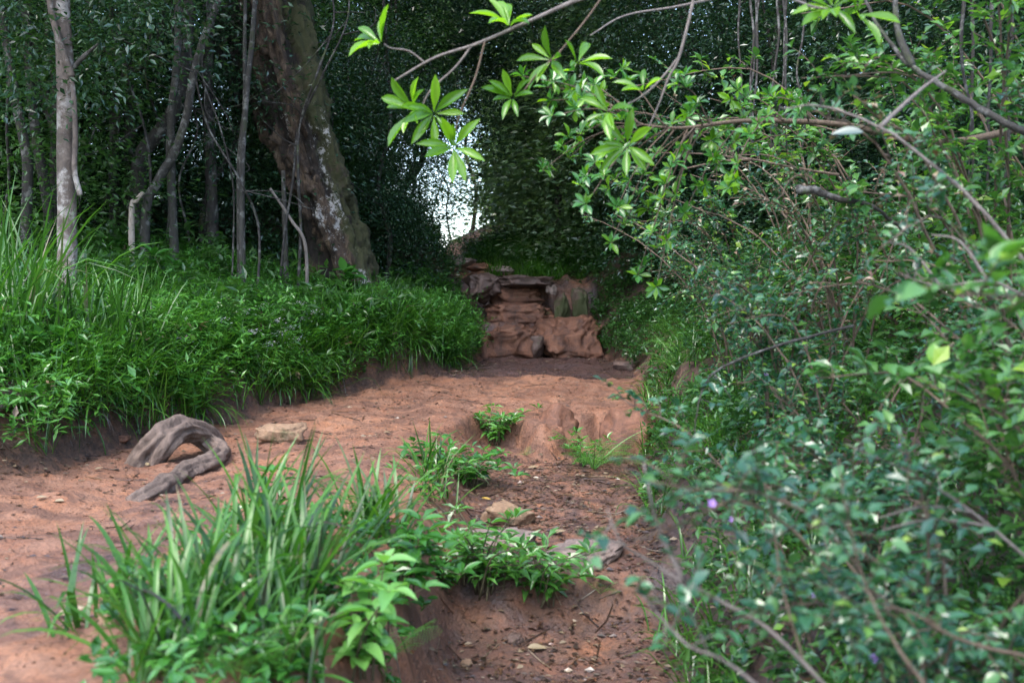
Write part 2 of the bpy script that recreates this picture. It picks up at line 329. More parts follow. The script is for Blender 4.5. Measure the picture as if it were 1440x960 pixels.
def height(x, y, detail=True, zones=False):
    x = np.asarray(x, float); y = np.asarray(y, float)
    wob = fbm(x * .9, y * .9, o=3)
    yy = y + (fbm(x * 2.1 + 4, y * .6, o=3) * .45 + .18 * np.exp(-((x - .33) / .1) ** 2)) * sm((y - 14.2) / .6) * sm((18 - y) / .8)
    zp = ip(yy, ZP)
    zp = zp + .05 * fbm(x * 1.3 + 9, y * 1.3, o=3)
    gm = sm((x - ip(y, GL) + .1 * fbm(x * 3, y * 3, o=3)) / .32)
    ylip = ip(x, YLIP) + .22 * fbm(x * 4 + 31, y * 2, o=3)
    gd = gm * sm((ylip - y + .12 * fbm(x * 9 + 2, y * 9, o=3)) / .27)
    z = zp + (ip(y + .25 * fbm(x * 3 + 3, y * 3, o=2), ZG) - zp) * gd
    # berm along the gully and a shallow dip in the side trail
    z = z + .06 * np.exp(-((x - ip(y, GL) + .3) / .35) ** 2) * sm((9 - y) / 2)
    z = z - .05 * np.exp(-((x + 2.0) / .6) ** 2) * sm((8.5 - y) / 2)
    # left bank
    s = (ip(y + .3 * fbm(x * 1.1, y * 1.1 + 8, o=2), XL) - x) * .86 + .16 * fbm(x * 2.2 + 50, y * 2.2, o=4)
    bl = .40 * sm(s / .28) + .24 * np.clip(s - .2, 0, 2.2) + .08 * np.clip(s - 2.4, 0, 30)
    bl = bl * (1 - .25 * sm((y - 12) / 2) * sm((17 - y) / 2)) 
    z = z + np.where(s > 0, bl, 0)
    # right bank
    q = (x - ip(y, XR)) + .13 * fbm(x * 2.2 + 80, y * 2.2, o=4)
    br = .34 * sm(q / .35) + .42 * np.clip(q - .15, 0, 2.5) + .12 * np.clip(q - 2.65, 0, 30)
    br = br * (1 - .8 * sm((y - 16) / 1) * sm((30 - y) / 6) * sm((5 - q) / 2))
    z = z + np.where(q > 0, br, 0)
    if detail:
        z = z + .045 * fbm(x * 5, y * 5, o=4) + .013 * fbm(x * 20, y * 20, o=3)
        stepz = sm((y - 14.7) / .4) * sm((17 - y) / .5) * (s < .1) * (q < .1)
        z = z + stepz * (.16 * fbm(x * 5 + 60, y * 5, o=5))
    if not zones: return z
    veg = np.maximum(sm((s - .12) / .3), sm((q - .1) / .3))
    face = np.maximum(sm((s + .15) / .25), sm((q + .12) / .25))
    litter = np.clip(np.maximum(.62 * face, veg) + .40 * gd * sm((9.3 - y) / .5) + .28 * stepz, 0, 1)
    pool = 1.15 * sm((y - 11.8 - .5 * fbm(x * 1.5, y * 1.5, o=2)) / .5) * sm((15.15 - y) / .25) * (1 - face)
    wet = np.clip(pool + (.45 * gd) + .6 * stepz + .55 * np.exp(-((x + 1.9 + .25 * np.sin(y)) / .4) ** 2) * sm((8 - y) / 2), 0, 1)
    moss = np.clip(.35 * gd * sm((y - 8.6) / .5) + .4 * face, 0, 1)
    return z, litter, wet, moss
xs = np.concatenate([-np.geomspace(120, 5.2, 40), np.linspace(-5.1, -3.4, 30), np.linspace(-3.35, 2.2, 205), np.linspace(2.25, 5, 45), np.geomspace(5.2, 120, 40)])
ys = np.concatenate([-np.geomspace(60, 3, 20), np.linspace(-2.5, 2.5, 24), np.linspace(2.6, 10.5, 285), np.linspace(10.53, 18, 210), np.linspace(18.1, 26, 60), np.geomspace(26.5, 300, 45)])
X, Y = np.meshgrid(xs, ys); z, lt, wt, ms = height(X, Y, True, True)
z_grid = z
def lookup(x, y):
    """height of the built ground sheet"""
    x = np.asarray(x, float); y = np.asarray(y, float)
    i = np.clip(np.searchsorted(xs, x) - 1, 0, len(xs) - 2); j = np.clip(np.searchsorted(ys, y) - 1, 0, len(ys) - 2)
    u = (x - xs[i]) / (xs[i + 1] - xs[i]); v = (y - ys[j]) / (ys[j + 1] - ys[j])
    return z_grid[j, i] * (1 - u) * (1 - v) + z_grid[j, i + 1] * u * (1 - v) + z_grid[j + 1, i] * (1 - u) * v + z_grid[j + 1, i + 1] * u * v
def hz(x, y): return float(lookup(x, y))
def G(px, py, lo=2.0, hi=40.0):
    """ground point seen at a picture position"""
    r = ray(px, py); d = np.linspace(lo, hi, 4000); P = CAM + r[None] * (d / r[1])[:, None]
    h = lookup(P[:, 0], P[:, 1]); k = np.argmax(P[:, 2] < h)
    return np.array([P[k, 0], P[k, 1], h[k]])
nx, ny = len(xs), len(ys); i = (np.arange(ny - 1)[:, None] * nx + np.arange(nx - 1)[None]).ravel()
me = mk('ground', np.stack([X, Y, z], -1).reshape(-1, 3), np.stack([i, i + 1, i + nx + 1, i + nx], -1), True)
ca = me.color_attributes.new('zone', 'FLOAT_COLOR', 'POINT')
ca.data.foreach_set('color', np.stack([lt, wt, ms, np.ones_like(lt)], -1).astype(np.float32).ravel())
obj('ground', me, MAT['ground'], kind='structure', label='red clay trail, eroded gully and dark soil banks')

# ------------------------------------------------------------------ rocks
bm = bmesh.new(); bmesh.ops.create_icosphere(bm, subdivisions=4, radius=1)
ICO = np.array([v_.co[:] for v_ in bm.verts]); ICOF = np.array([[v_.index for v_ in f.verts] for f in bm.faces]); bm.free()
bm = bmesh.new(); bmesh.ops.create_icosphere(bm, subdivisions=5, radius=1)
ICOH = np.array([v_.co[:] for v_ in bm.verts]); ICOHF = np.array([[v_.index for v_ in f.verts] for f in bm.faces]); bm.free()
bm = bmesh.new(); bmesh.ops.create_icosphere(bm, subdivisions=1, radius=1)
ICO1 = np.array([v_.co[:] for v_ in bm.verts]); ICO1F = np.array([[v_.index for v_ in f.verts] for f in bm.faces]); bm.free()
def rock(center, size, mat, label, seed, rz=0, boxy=.6, cuts=12, rough=.26, name='boulder', cat='rock', group=None, tilt=0, hi=False):
    r = np.random.default_rng(seed); I0, F0 = (ICOH, ICOHF) if hi else (ICO, ICOF)
    V = np.sign(I0) * np.abs(I0) ** boxy; V = V / np.abs(V).max()
    for _ in range(cuts):
        n = unit(r.normal(size=3)); d = r.uniform(.62, .95); e = V @ n - d; V = V - np.where(e > 0, e * .9, 0)[:, None] * n
    V = V * (1 + rough * fbm(V[:, 0] * 1.7 + seed, V[:, 1] * 1.7, V[:, 2] * 1.7, 5)[:, None] * 1.4)
    V = V * (1 + .05 * np.sin(V[:, 2] * 13 + 4 * fbm(V[:, 0] * 2, V[:, 1] * 2 + seed, V[:, 2], 3)) * (np.abs(V[:, 2]) < .8) + .26 * (np.abs(fbm(V[:, 0] * 3.2, V[:, 1] * 3.2 + seed, V[:, 2] * 3.2, 4)) - .15))[:, None]
    if hi: V = V * (1 + .16 * fbm(V[:, 0] * 4.5, V[:, 1] * 4.5 + seed, V[:, 2] * 1.6, 4) - .22 * sm((fbm(V[:, 0] * 2.6 + 5, V[:, 1] * 2.6, V[:, 2] * 2.6 + seed, 3) - .12) / .12))[:, None]
    V = V * np.asarray(size)
    V = V + .02 * min(1, max(size) * 3) * fbm(V[:, 0] * 14 + seed, V[:, 1] * 14, V[:, 2] * 14, 3)[:, None] * unit(V)
    me = mk('boulder', V, F0, True)
    return obj(name, me, MAT[mat], None, Matrix.LocRotScale(Vector(center), Euler((tilt, 0, rz)), None), label, cat, group)
def rock_px(px0, px1, py0, py1, Y, dep, *a, **k):
    """a rock between picture columns px0..px1 and rows py0..py1 at distance Y"""
    c = at((px0 + px1) / 2, (py0 + py1) / 2, Y); s = Y / FPX / 2
    return rock(c, ((px1 - px0) * s, dep, (py1 - py0) * s), *a, **k)
rock_px(690, 778, 387, 406, 15.95, .4, 'wet_rock', 'broad flat wet slab capping the top of the clay steps', 1, boxy=.4, rz=.05, rough=.15, hi=True)
rock_px(656, 708, 382, 424, 15.85, .34, 'wet_rock', 'dark angular boulder at the slab\'s end beside the leafy bank', 2, boxy=.5, rz=.3, hi=True)
rock_px(768, 784, 398, 416, 15.75, .12, 'grey_rock', 'small grey stone wedged under the flat slab\'s far corner', 3)
rock_px(776, 801, 409, 466, 15.45, .17, 'moss_rock', 'rounded mossy stone pillar with a pale knob on the upper step', 4, boxy=.7)
rock_px(800, 828, 408, 462, 15.45, .18, 'moss_rock', 'square mossy pillar stone closest to the grassy bank', 5, boxy=.45)
rock_px(668, 756, 458, 520, 14.98, .42, 'clay_rock', 'blocky clay boulder of the lower step, beside the leafy bank', 6, boxy=.42, cuts=5, rough=.2, hi=True)
rock_px(752, 846, 446, 522, 15.0, .45, 'clay_rock', 'large rounded clay boulder of the lower step with sloping top', 7, boxy=.55, tilt=-.1, cuts=6, rough=.2, hi=True)
rock_px(738, 764, 466, 512, 14.75, .16, 'wet_rock', 'dark wet stone in the runnel between the clay boulders', 8)
rock_px(684, 778, 428, 466, 15.6, .3, 'clay_rock', 'low clay hump on the upper step below the flat slab', 9, boxy=.6, cuts=4, hi=True)
rock_px(686, 760, 405, 440, 16.0, .16, 'clay_rock', 'undercut clay back wall below the flat slab', 10, boxy=.5, cuts=4, hi=True)
def mound(px0, px1, py0, py1, Yk, dep, label, seed, mt='clay_rock', **k): rock_px(px0, px1, py0, py1, Yk, dep, mt, label, seed, name='clay_mound', cat='clay', **k)
mound(736, 812, 572, 690, 9.35, .3, 'pale clay buttress bulging from the middle of the eroded lip', 11, boxy=.8, cuts=3, rough=.22)
mound(842, 935, 578, 690, 9.3, .3, 'clay shoulder of the lip beside the fern and shrubs', 12, boxy=.75, cuts=4, rough=.24)
mound(560, 655, 612, 760, 8.35, .35, 'smooth clay shoulder at the gully\'s head beside the trail', 13, boxy=.8, cuts=3, rough=.2)
mound(660, 735, 582, 640, 9.85, .2, 'dark hollowed clay lump behind the recess herb', 15, 'wet_rock', boxy=.7, cuts=4)
for k, (a, b_, c_, d_, Yk, lab) in enumerate([(628, 668, 364, 376, 18.2, 'pale flat stone where the upper path bends away'), (655, 690, 370, 383, 17.4, 'thin layered stone just above the dark angular boulder'),
        (690, 722, 374, 386, 17.2, 'low stone in the grass fringe above the flat slab'), (612, 645, 361, 369, 20, 'palest and farthest stone on the upper path')]):
    rock_px(a, b_, c_, d_, Yk, .28, 'grey_rock' if k != 1 else 'clay_rock', lab, 20 + k, boxy=.45)
def rock_g(px, py, size, mat, label, seed, sink=.3, **k):
    g = G(px, py); return rock(g + np.array([0, size[1] * .6, size[2] * (1 - 2 * sink)]), size, mat, label, seed, **k)
rock_g(710, 738, (.18, .14, .085), 'tan_rock', 'rounded tan boulder sitting in the middle of the gully floor', 31, .3)
rock_g(704, 772, (.22, .15, .07), 'grey_rock', 'flat whitish stone in the gully behind the hanging herbs', 32, .38, boxy=.5)
rock_g(818, 796, (.22, .15, .075), 'grey_rock', 'broad layered grey slab edging the gully drop', 33, .32, boxy=.4)
rock_g(395, 622, (.17, .11, .075), 'tan_rock', 'flat brown boulder on the trail past the arched root', 34, .2, boxy=.5)
rock_g(720, 905, (.05, .04, .03), 'wet_rock', 'small dark stone in the muddy gully bottom', 35)
rock_g(655, 938, (.03, .03, .02), 'tan_rock', 'pebble lying on the muddy gully bottom', 36)
rock_g(170, 622, (.05, .05, .03), 'clay_rock', 'small clay lump behind the arched root', 37)
rock_g(160, 880, (.06, .05, .035), 'tan_rock', 'stone half hidden by the foreground strap grass', 38)
rock_g(880, 520, (.2, .16, .08), 'wet_rock', 'dark ledge stone at the foot of the far bank', 39, .3)
rock_g(925, 530, (.14, .14, .07), 'wet_rock', 'smaller dark stone beside the ledge under the fern bank', 40, .3)

# soil crumbs on the trail (uncountable)
def ground_pts(n, x0, x1, y0, y1, keep, r):
    x = r.uniform(x0, x1, n); y = r.uniform(y0, y1, n); z, a, b, c = height(x, y, True, True); k = keep(x, y, a) > r.random(n)
    return np.stack([x[k], y[k], z[k]], -1)
r = np.random.default_rng(5)
P = ground_pts(26000, -3.2, 1.1, 3.2, 12.5, lambda x, y, a: np.where(fbm(x * 1.4, y * 1.4) > -.05, .75, .12) * np.where(a > .9, 0, 1), r)
mb = MB(); s = np.abs(r.normal(0, .0035, len(P))) + .002
OCT = (np.array([[1,0,0],[-1,0,0],[0,1,0],[0,-1,0],[0,0,.8],[0,0,-.8]], float), np.array([[0,2,4],[2,1,4],[1,3,4],[3,0,4],[2,0,5],[1,2,5],[3,1,5],[0,3,5]]), None)
scatter(mb, OCT, P, frames(rdir(len(P), r), rdir(len(P), r)), s, s)
obj('gravel', mb.mesh('gravel'), MAT['clod'], kind='stuff', label='loose red soil crumbs strewn over the trail', cat='soil')
# leaf litter and twigs on the gully floor and the path edges (uncountable)
P = ground_pts(130000, -3.2, 1.4, 3.5, 17, lambda x, y, a: np.clip(a * .8, 0, .5) * np.where((x > -.7) & (y < 9), 1.0, .35) + .05, r)
n = len(P); mb = MB(); nn = unit(r.normal(size=(n, 3)) * [.35, .35, .1] + [0, 0, 1]); s = r.uniform(.012, .052, n)
scatter(mb, L4, P + [0, 0, .008], frames(np.column_stack([r.normal(size=(n, 2)), np.zeros(n)]), nn), s * r.uniform(.3, .6, n), s)
for p in P[::30]:
    a = r.uniform(0, 6.28); l = r.uniform(.04, .14); d = np.array([math.cos(a), math.sin(a), 0]) * l
    q = np.array([p - d, p + [0, 0, .006], p + d * r.uniform(.5, 1)]); q[:, 2] = lookup(q[:, 0], q[:, 1]) + .005
    mb.add(*tube(q, [.003, .0035, .002], 4))
obj('litter', mb.mesh('litter'), MAT['fall_dark'], kind='stuff', label='dark rotting leaf litter and twig bits on the gully floor', cat='leaf litter')
# single fallen leaves
FL = [leaf_hi(c_, .2, s_) for c_, s_ in ((.25, 'ovate'), (-.2, 'lance'), (.1, 'obov'))]
FLM = [mk('fallen_leaf', v_, [q_]) for v_, _, q_ in FL]
for px, py, ln, k, mt, lab in [(90, 708, .07, 0, 'fall', 'pale curled leaf lying alone on the open trail'), (133, 662, .05, 1, 'fall', 'small pale leaf on the trail short of the arched root'),
        (208, 657, .06, 1, 'fall', 'whitish dry leaf at the foot of the arched root'), (68, 702, .06, 2, 'fall', 'reddish leaf on the trail beside the pale curled one'),
        (80, 870, .10, 1, 'fall', 'long brown leaf beside the lowest strap grass clump'), (600, 683, .19, 1, 'blade_pale', 'straw coloured strip leaf lying at the gully rim'),
        (742, 914, .09, 0, 'fall', 'wet yellowish leaf in the muddy gully bottom'), (690, 704, .07, 1, 'yellow', 'yellow leaf stuck on top of the tan boulder\'s edge'),
        (775, 752, .09, 1, 'fall', 'orange brown leaf behind the layered grey slab'), (742, 660, .09, 1, 'fall', 'tan leaf at the foot of the pale clay buttress'),
        (600, 880, .08, 0, 'fall_dark', 'dark curled leaf under the broad leaved gully herb'), (612, 742, .07, 2, 'fall', 'dull brown leaf on the gully slope beside tan boulder'),
        (845, 738, .06, 1, 'fall', 'pale leaf on the clay above the layered grey slab'), (540, 610, .06, 0, 'fall', 'small leaf on the smooth clay past the flat brown boulder')]:
    g = G(px, py); a = r.uniform(0, 6.28)
    obj('fallen_leaf', FLM[k].copy(), MAT[mt], None, M4(frames(np.array([[math.cos(a), math.sin(a) * .4, .05]]), np.array([[.1, -.3, 1.]]))[0], g + [0, 0, .012], (ln * .5, ln, ln * .7)), lab, 'leaf', 'fallen leaves on the clay')

# ------------------------------------------------------------------ roots
def rooted(name, base, parts, label, cat, group=None):
    base = np.asarray(base, float); t_ = thing(name, base, label, cat, group)
    for nm, P_, rad, sd, mt, rg in parts:
        P2, r2 = spline(P_, max(8, len(P_) * 16), rad)
        mb = MB().add(*tube(P2, r2, sd, rg, 3.1 + len(P_), 4.5, 2.4)); obj(nm, mb.mesh(nm, True, base), MAT[mt], t_)
    return t_
D = 7.35
A = [G(202, 655) - [0, 0, .08], at(208, 638, D), at(228, 612, D), at(254, 597, D + .15), at(284, 604, D + .35), at(306, 622, D + .55), at(314, 650, D + .7) - [0, 0, .15]]
g1, g2, g3 = G(300, 655), G(262, 672), G(214, 694)
A = [q - np.array([0, 0, .03]) for q in A]
rooted('arched_root', A[0], [('root_arch', A, [.15, .105, .085, .075, .07, .06, .08], 48, 'root', .8),
    ('root_branch', [A[4], at(306, 635, D + .3), g1 + [0, 0, .03], g2 + [0, 0, .03], g3 + [0, 0, .0], G(185, 704) - [0, 0, .02]], [.055, .065, .065, .06, .05, .045], 40, 'root', .9)],
    'thick weathered grey brown root arching out of the trail', 'root')
rooted('bank_root', G(20, 578), [('root', [G(-40, 590) + [0, 0, .02], G(5, 578) + [0, 0, .03], G(45, 566) + [0, 0, .03], G(95, 562) + [0, 0, .0]], [.03, .035, .03, .02], 10, 'root', .3)], 'thin root lying along the edge of the soil bank', 'root')

# ------------------------------------------------------------------ blade plants
def blade_mesh(lean, droop, twist=0, seg=7, kink=None):
    t_ = np.linspace(0, 1, seg + 1); th = lean + droop * t_ ** 1.6
    if kink: th = th + np.where(t_ > kink, 1.1, 0)
    dx, dz = np.sin(th), np.cos(th); x = np.concatenate([[0], np.cumsum((dx[1:] + dx[:-1]) / 2)]) / seg; z = np.concatenate([[0], np.cumsum((dz[1:] + dz[:-1]) / 2)]) / seg
    wd = np.interp(t_, [0, .15, .4, .8, 1], [.55, .85, 1, .7, .03]) * .5; V = []
    for k in range(seg + 1):
        a = twist * t_[k]; nx_, nz_ = -math.cos(th[k]), math.sin(th[k])
        f = .25 * wd[k]
        V += [[x[k] + nx_ * f * .02, -wd[k], z[k] + nz_ * f * .02], [x[k] - .004 * nx_ * (1 - t_[k]), 0, z[k] - .004 * nz_ * (1 - t_[k])], [x[k] + nx_ * (f * .02 + .012 * math.sin(a) * wd[k]), wd[k], z[k] + nz_ * (f * .02 + .012 * math.sin(a) * wd[k])]]
    Q = []
    for k in range(seg):
        b_ = 3 * k; Q += [[b_, b_+1, b_+4, b_+3], [b_+1, b_+2, b_+5, b_+4]]
    return np.array(V), None, np.array(Q)
r = np.random.default_rng(77)
BL = [blade_mesh(r.uniform(0, .3), r.uniform(.1, 1.6), r.uniform(-2, 2), 7, None if r.random() > .12 else r.uniform(.5, .8)) for _ in range(14)]
BLM = {}
for key in ('strap', 'blade_pale', 'blade_dead'):
    BLM[key] = [mk('blade', v_, [q_], True) for v_, _, q_ in BL]
    for m_ in BLM[key]: m_.materials.append(MAT[key])
def blade_frames(r, n, az0=None, azs=3.2, lean=.5):
    az = r.uniform(0, 6.283, n) if az0 is None else r.normal(az0, azs, n)
    ln = np.abs(r.normal(0, lean, n)); c, s_ = np.cos(az), np.sin(az); cl, sl_ = np.cos(ln), np.sin(ln)
    ex = np.stack([c * cl, s_ * cl, -sl_], -1); ez = np.stack([c * sl_, s_ * sl_, cl], -1); ey = np.cross(ez, ex)
    return np.stack([ex, ey, ez], -1)
ST = sorted(range(len(BL)), key=lambda k: BL[k][0][:, 0].max())[:7]
def tussock(base, n, L, W, label, seed, az0=None, azs=3.2, lean=.45, rad=.06, pale=.06, dead=.05, group=None, name='grass_tussock', straight=.3):
    """a clump of strap leaves, each blade an object of its own"""
    r = np.random.default_rng(seed); t_ = thing(name, base, label, 'grass', group); F = blade_frames(r, n, az0, azs, lean)
    for k in range(n):
        q = r.random(); key = 'blade_pale' if q < pale else 'blade_dead' if q < pale + dead else 'strap'
        a = r.uniform(0, 6.28); d = rad * math.sqrt(r.random()); l = L * r.uniform(.55, 1.1)
        x_, y_ = base[0] + d * math.cos(a), base[1] + d * math.sin(a)
        obj('blade', BLM[key][ST[r.integers(len(ST))] if r.random() < straight else r.integers(len(BL))], None, t_, M4(F[k], (x_ - base[0], y_ - base[1], hz(x_, y_) - base[2] - .02), (l, W * r.uniform(.6, 1.15), l)))
    return t_
def tuft_mesh(seed, n, L, W, lean=.5, rad=.06, az0=None, azs=3.2, only=None):
    r = np.random.default_rng(seed); mb = MB(); k = r.integers(0, len(BL), n); F = blade_frames(r, n, az0, azs, lean)
    a = r.uniform(0, 6.28, n); d = rad * np.sqrt(r.random(n)); P_ = np.stack([d * np.cos(a), d * np.sin(a), -.03 + 0 * a], -1); l = L * r.uniform(.5, 1.1, n)
    for j in range(len(BL)):
        q = k == j
        if q.any(): scatter(mb, BL[j], P_[q], F[q], l[q], W * r.uniform(.6, 1.1, q.sum()), l[q])
    return mb.mesh('blades', True)
print('A', round(time.time() - T0, 1))
# foreground strap grass clumps between trail and gully
for j, (px, py, n, L, W, az, lab) in enumerate([
        (375, 795, 70, .56, .020, .7, 'tall upright strap grass clump in front of the arched root'),
        (405, 850, 85, .56, .020, .8, 'dense strap grass clump with a yellow leaf caught in it'),
        (300, 890, 85, .52, .020, 1.9, 'strap grass clump sweeping low over the trail'),
        (235, 945, 75, .48, .020, 1.8, 'long leaved strap grass clump at the picture\'s lower edge'),
        (122, 880, 26, .36, .020, None, 'small separate strap grass tuft standing on the open trail'),
        (395, 935, 55, .40, .019, 1.9, 'strap grass clump beside the light green broad leaved seedling'),
        (205, 845, 30, .36, .019, 1.3, 'sparse strap grass tuft between trail crumbs and dense clump'),
        (528, 752, 85, .44, .017, None, 'fine strap grass clump on the gully rim'),
        (612, 680, 55, .44, .014, None, 'short strap leaves of the plant below the clay lip')]):
    g = G(px, py); tussock(g, n, L, W, lab, 100 + j, az, 1.3 if az is not None else 3.2, .36 if j < 2 else .5, .12, .03, .02)
# tall clumps at the edge of the wood on the left
for j, (px, py, Yk, n, L, lab) in enumerate([(35, 545, 8.0, 75, 1.3, 'tallest iris-like clump at the edge of the picture'), (118, 535, 8.2, 60, .85, 'tall iris-like clump below the pale trunk'),
        (170, 520, 8.6, 55, .9, 'iris-like clump fanning over the bank beside the herbs'), (-20, 540, 7.6, 45, 1.3, 'iris-like clump cut by the picture\'s edge')]):
    p = at(px, py, Yk); g = np.array([p[0], p[1], hz(p[0], p[1])]); tussock(g, n + 25, L * 1.05, .020, lab, 130 + j, None, 3.2, .16, .26, .05, .0, name='iris_clump', straight=.8)
# tufts along the bank edge: blades joined, too thin to pick apart
tm = [tuft_mesh(200 + j, 130, .46, .011, .95, .12, -1.2, 1.0) for j in range(4)]; tmd = [tuft_mesh(240 + j, 70, .30, .007, 1.2, .1, -1.3, .8) for j in range(3)]
for m_ in tm: m_.materials.append(MAT['blade'])
for m_ in tmd: m_.materials.append(MAT['blade_dead'])
r = np.random.default_rng(9)
along = ['past the iris clumps', 'above the arched root', 'above the flat brown boulder', 'at the middle of the bank', 'toward the clay lip', 'at the corner by the wet pool']
ORD = ['first','second','third','fourth','fifth','sixth','seventh','eighth','ninth','tenth','eleventh','twelfth','thirteenth','fourteenth','fifteenth','sixteenth','seventeenth','eighteenth','nineteenth']
cnt = {}
for j in range(34):
    w_ = along[min(5, j * 6 // 34)]; cnt[w_] = cnt.get(w_, 0) + 1
    yb = np.interp(j / 33, [0, .25, .75, 1], [7.5, 9.2, 11.8, 13.3]) + r.uniform(-.12, .12); xb = float(ip(yb, XL)) - r.uniform(.12, .42); zb = hz(xb, yb)
    t_ = thing('bank_tussock', (xb, yb, zb), ORD[cnt[w_] - 1] + ' drooping tussock from the left on bank ' + w_, 'grass', 'tussocks along the soil bank', r.uniform(-.5, .5) + .35, r.uniform(.8, 1.25))
    obj('blades', tm[j % 4], None, t_); obj('dead_blades', tmd[j % 3], None, t_)
# green grass on the far banks by the steps
tf = [tuft_mesh(300 + j, 170, .44, .013, .8, .14) for j in range(3)]
for m_ in tf: m_.materials.append(MAT['blade'])
TL = [ORD[j if j < 15 else j - 15 if j < 34 else j - 34] + ' grass tuft from the left ' + ('on the rise above the dark boulder' if j < 15 else 'on the grassy bank beyond the pillars' if j < 34 else 'just above the flat slab') for j in range(40)]
for j in range(40):
    if j < 15: px, py, Yk, w_ = 655 + 6 * j, r.uniform(358, 384), r.uniform(18.0, 20), 'on the rise above the dark boulder'
    elif j < 34: px, py, Yk, w_ = 742 + 7 * (j - 15), r.uniform(366, 402), r.uniform(16.6, 18.2), 'fringing the bank right of the flat slab'
    else: px, py, Yk, w_ = 700 + 13 * (j - 34), r.uniform(360, 384), r.uniform(16.9, 18.5), 'just above the flat slab'
    p = at(px, py, Yk); t_ = thing('grass_tuft', (p[0], p[1], hz(p[0], p[1])), TL[j], 'grass', 'grass tufts by the clay steps', r.uniform(0, 6), r.uniform(.6, 1.0))
    obj('blades', tf[j % 3], None, t_)

# ------------------------------------------------------------------ leafy ground cover (uncountable)
def cover(region, nplants, hgt, leaf, width, tpl, keep, r, per=14):
    x0, x1, y0, y1 = region
    P_ = ground_pts(nplants, x0, x1, y0, y1, keep, r); n = len(P_); mb = MB()
    h = hgt * r.uniform(.55, 1.2, n) * (1 + .35 * fbm(P_[:, 0] * 1.1, P_[:, 1] * 1.1)); lean = np.column_stack([r.normal(0, .28, (n, 2)), np.ones(n)])
    t_ = r.uniform(.3, 1, (n, per)) ** .7; t_[:, :3] = 1
    pos = P_[:, None] + lean[:, None] * (h[:, None] * t_)[..., None]; N = n * per
    az = r.uniform(0, 6.28, N); el = r.normal(.15, .4, N); d = np.stack([np.cos(az) * np.cos(el), np.sin(az) * np.cos(el), np.sin(el)], -1)
    nn = unit(np.column_stack([r.normal(0, .35, (N, 2)), np.ones(N)])); s = leaf * r.uniform(.6, 1.2, N)
    scatter(mb, tpl, pos.reshape(-1, 3), frames(d, nn), s * width, s)
    return mb, P_, h
LV0 = leaf_hi(.15, .25, 'ovate', 2)
r = np.random.default_rng(21)
def left_keep(x, y, a):
    s = ip(y, XL) - x; return np.where((s > .03) & (y - 5.5 > 0), np.clip(1.1 - .22 * np.maximum(s - 1.0, 0), .1, 1), 0) * np.where((x < -2.9) & (y < 8.8), .35, 1)
mb, P, h = cover((-6.5, 0, 6.5, 15.5), 26000, .42, .08, .28, L4, left_keep, r)
g0 = obj('ground_cover', mb.mesh('ground_cover'), MAT['herb'], kind='stuff', label='dense bright green herbs covering the left bank', cat='ground cover')
fm = MB(); n = 34; pp = np.column_stack([r.normal(0, .025, (n, 2)), r.uniform(-.01, .02, n)])
for k in range(4): scatter(fm, L2, pp * 1.6, frames(rdir(n, r) * [1, 1, .25], np.tile([0, -.4, 1.], (n, 1)) + r.normal(0, .3, (n, 3))), .008, .012)
fmm = fm.mesh('flower_cluster')
cl = [(330, 430), (345, 440), (372, 432), (388, 452), (402, 437), (410, 462), (418, 478), (405, 486), (412, 492), (425, 450), (355, 468), (310, 452), (440, 440), (395, 470), (422, 428), (380, 485), (255, 478), (16, 500), (20, 380), (30, 395)]
for px, py in cl:
    best = at(px, py, 10.2 if px > 100 else 8.6)
    for Yk in np.linspace(8, 14, 80):
        p = at(px, py, Yk); 
        if p[2] < hz(p[0], p[1]) + .42: best = p; break
    obj('flower_cluster', fmm, MAT['white'], g0, Matrix.Translation(Vector(best)))
def low_keep(x, y, a):
    s = np.maximum(ip(y, XL) - x, x - ip(y, XR)); return np.where(s > .0, .95, 0)
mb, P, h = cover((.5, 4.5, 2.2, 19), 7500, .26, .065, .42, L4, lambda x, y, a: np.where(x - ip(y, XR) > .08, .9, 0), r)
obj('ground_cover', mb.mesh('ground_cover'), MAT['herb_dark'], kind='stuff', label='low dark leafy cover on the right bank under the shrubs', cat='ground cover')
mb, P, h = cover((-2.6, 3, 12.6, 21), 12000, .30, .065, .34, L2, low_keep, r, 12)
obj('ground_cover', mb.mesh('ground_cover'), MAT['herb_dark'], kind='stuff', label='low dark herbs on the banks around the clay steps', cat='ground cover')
mb, P, h = cover((-16, -1.2, 10, 26), 9000, .55, .13, .36, L2, low_keep, r, 12)
obj('undergrowth', mb.mesh('undergrowth'), MAT['wood_leaf_light'], kind='stuff', label='knee high dark undergrowth on the floor of the left wood', cat='undergrowth')
mb, P, h = cover((2.2, 14, 6, 26), 6000, .6, .13, .4, L2, low_keep, r, 12)
obj('undergrowth', mb.mesh('undergrowth'), MAT['wood_leaf_light'], kind='stuff', label='dark undergrowth on the floor of the right wood', cat='undergrowth')
mb, P, h = cover((-6.5, 0, 6.5, 14), 2600, .36, .10, .5, L4, left_keep, r, 8)
obj('ground_cover', mb.mesh('ground_cover'), MAT['broad'], kind='stuff', label='scattered wider leaved plants mixed into the left bank herbs', cat='ground cover')
mb, P, h = cover((-6.5, 0, 6.5, 14), 900, .3, .08, .4, L4, left_keep, r, 6)
obj('ground_cover', mb.mesh('ground_cover'), MAT['fall'], kind='stuff', label='withered brown leaves among the left bank herbs', cat='ground cover')
P = ground_pts(3600, -5.5, 0, 6.8, 13.5, lambda x, y, a: left_keep(x, y, a) * .8, r); mb = MB()
for k in range(6):
    F = blade_frames(r, len(P), None, 3.2, .5); l = r.uniform(.34, .72, len(P)); scatter(mb, BL[r.integers(len(BL))], P + r.normal(0, .03, P.shape) * [1, 1, 0], F, l, .010, l)
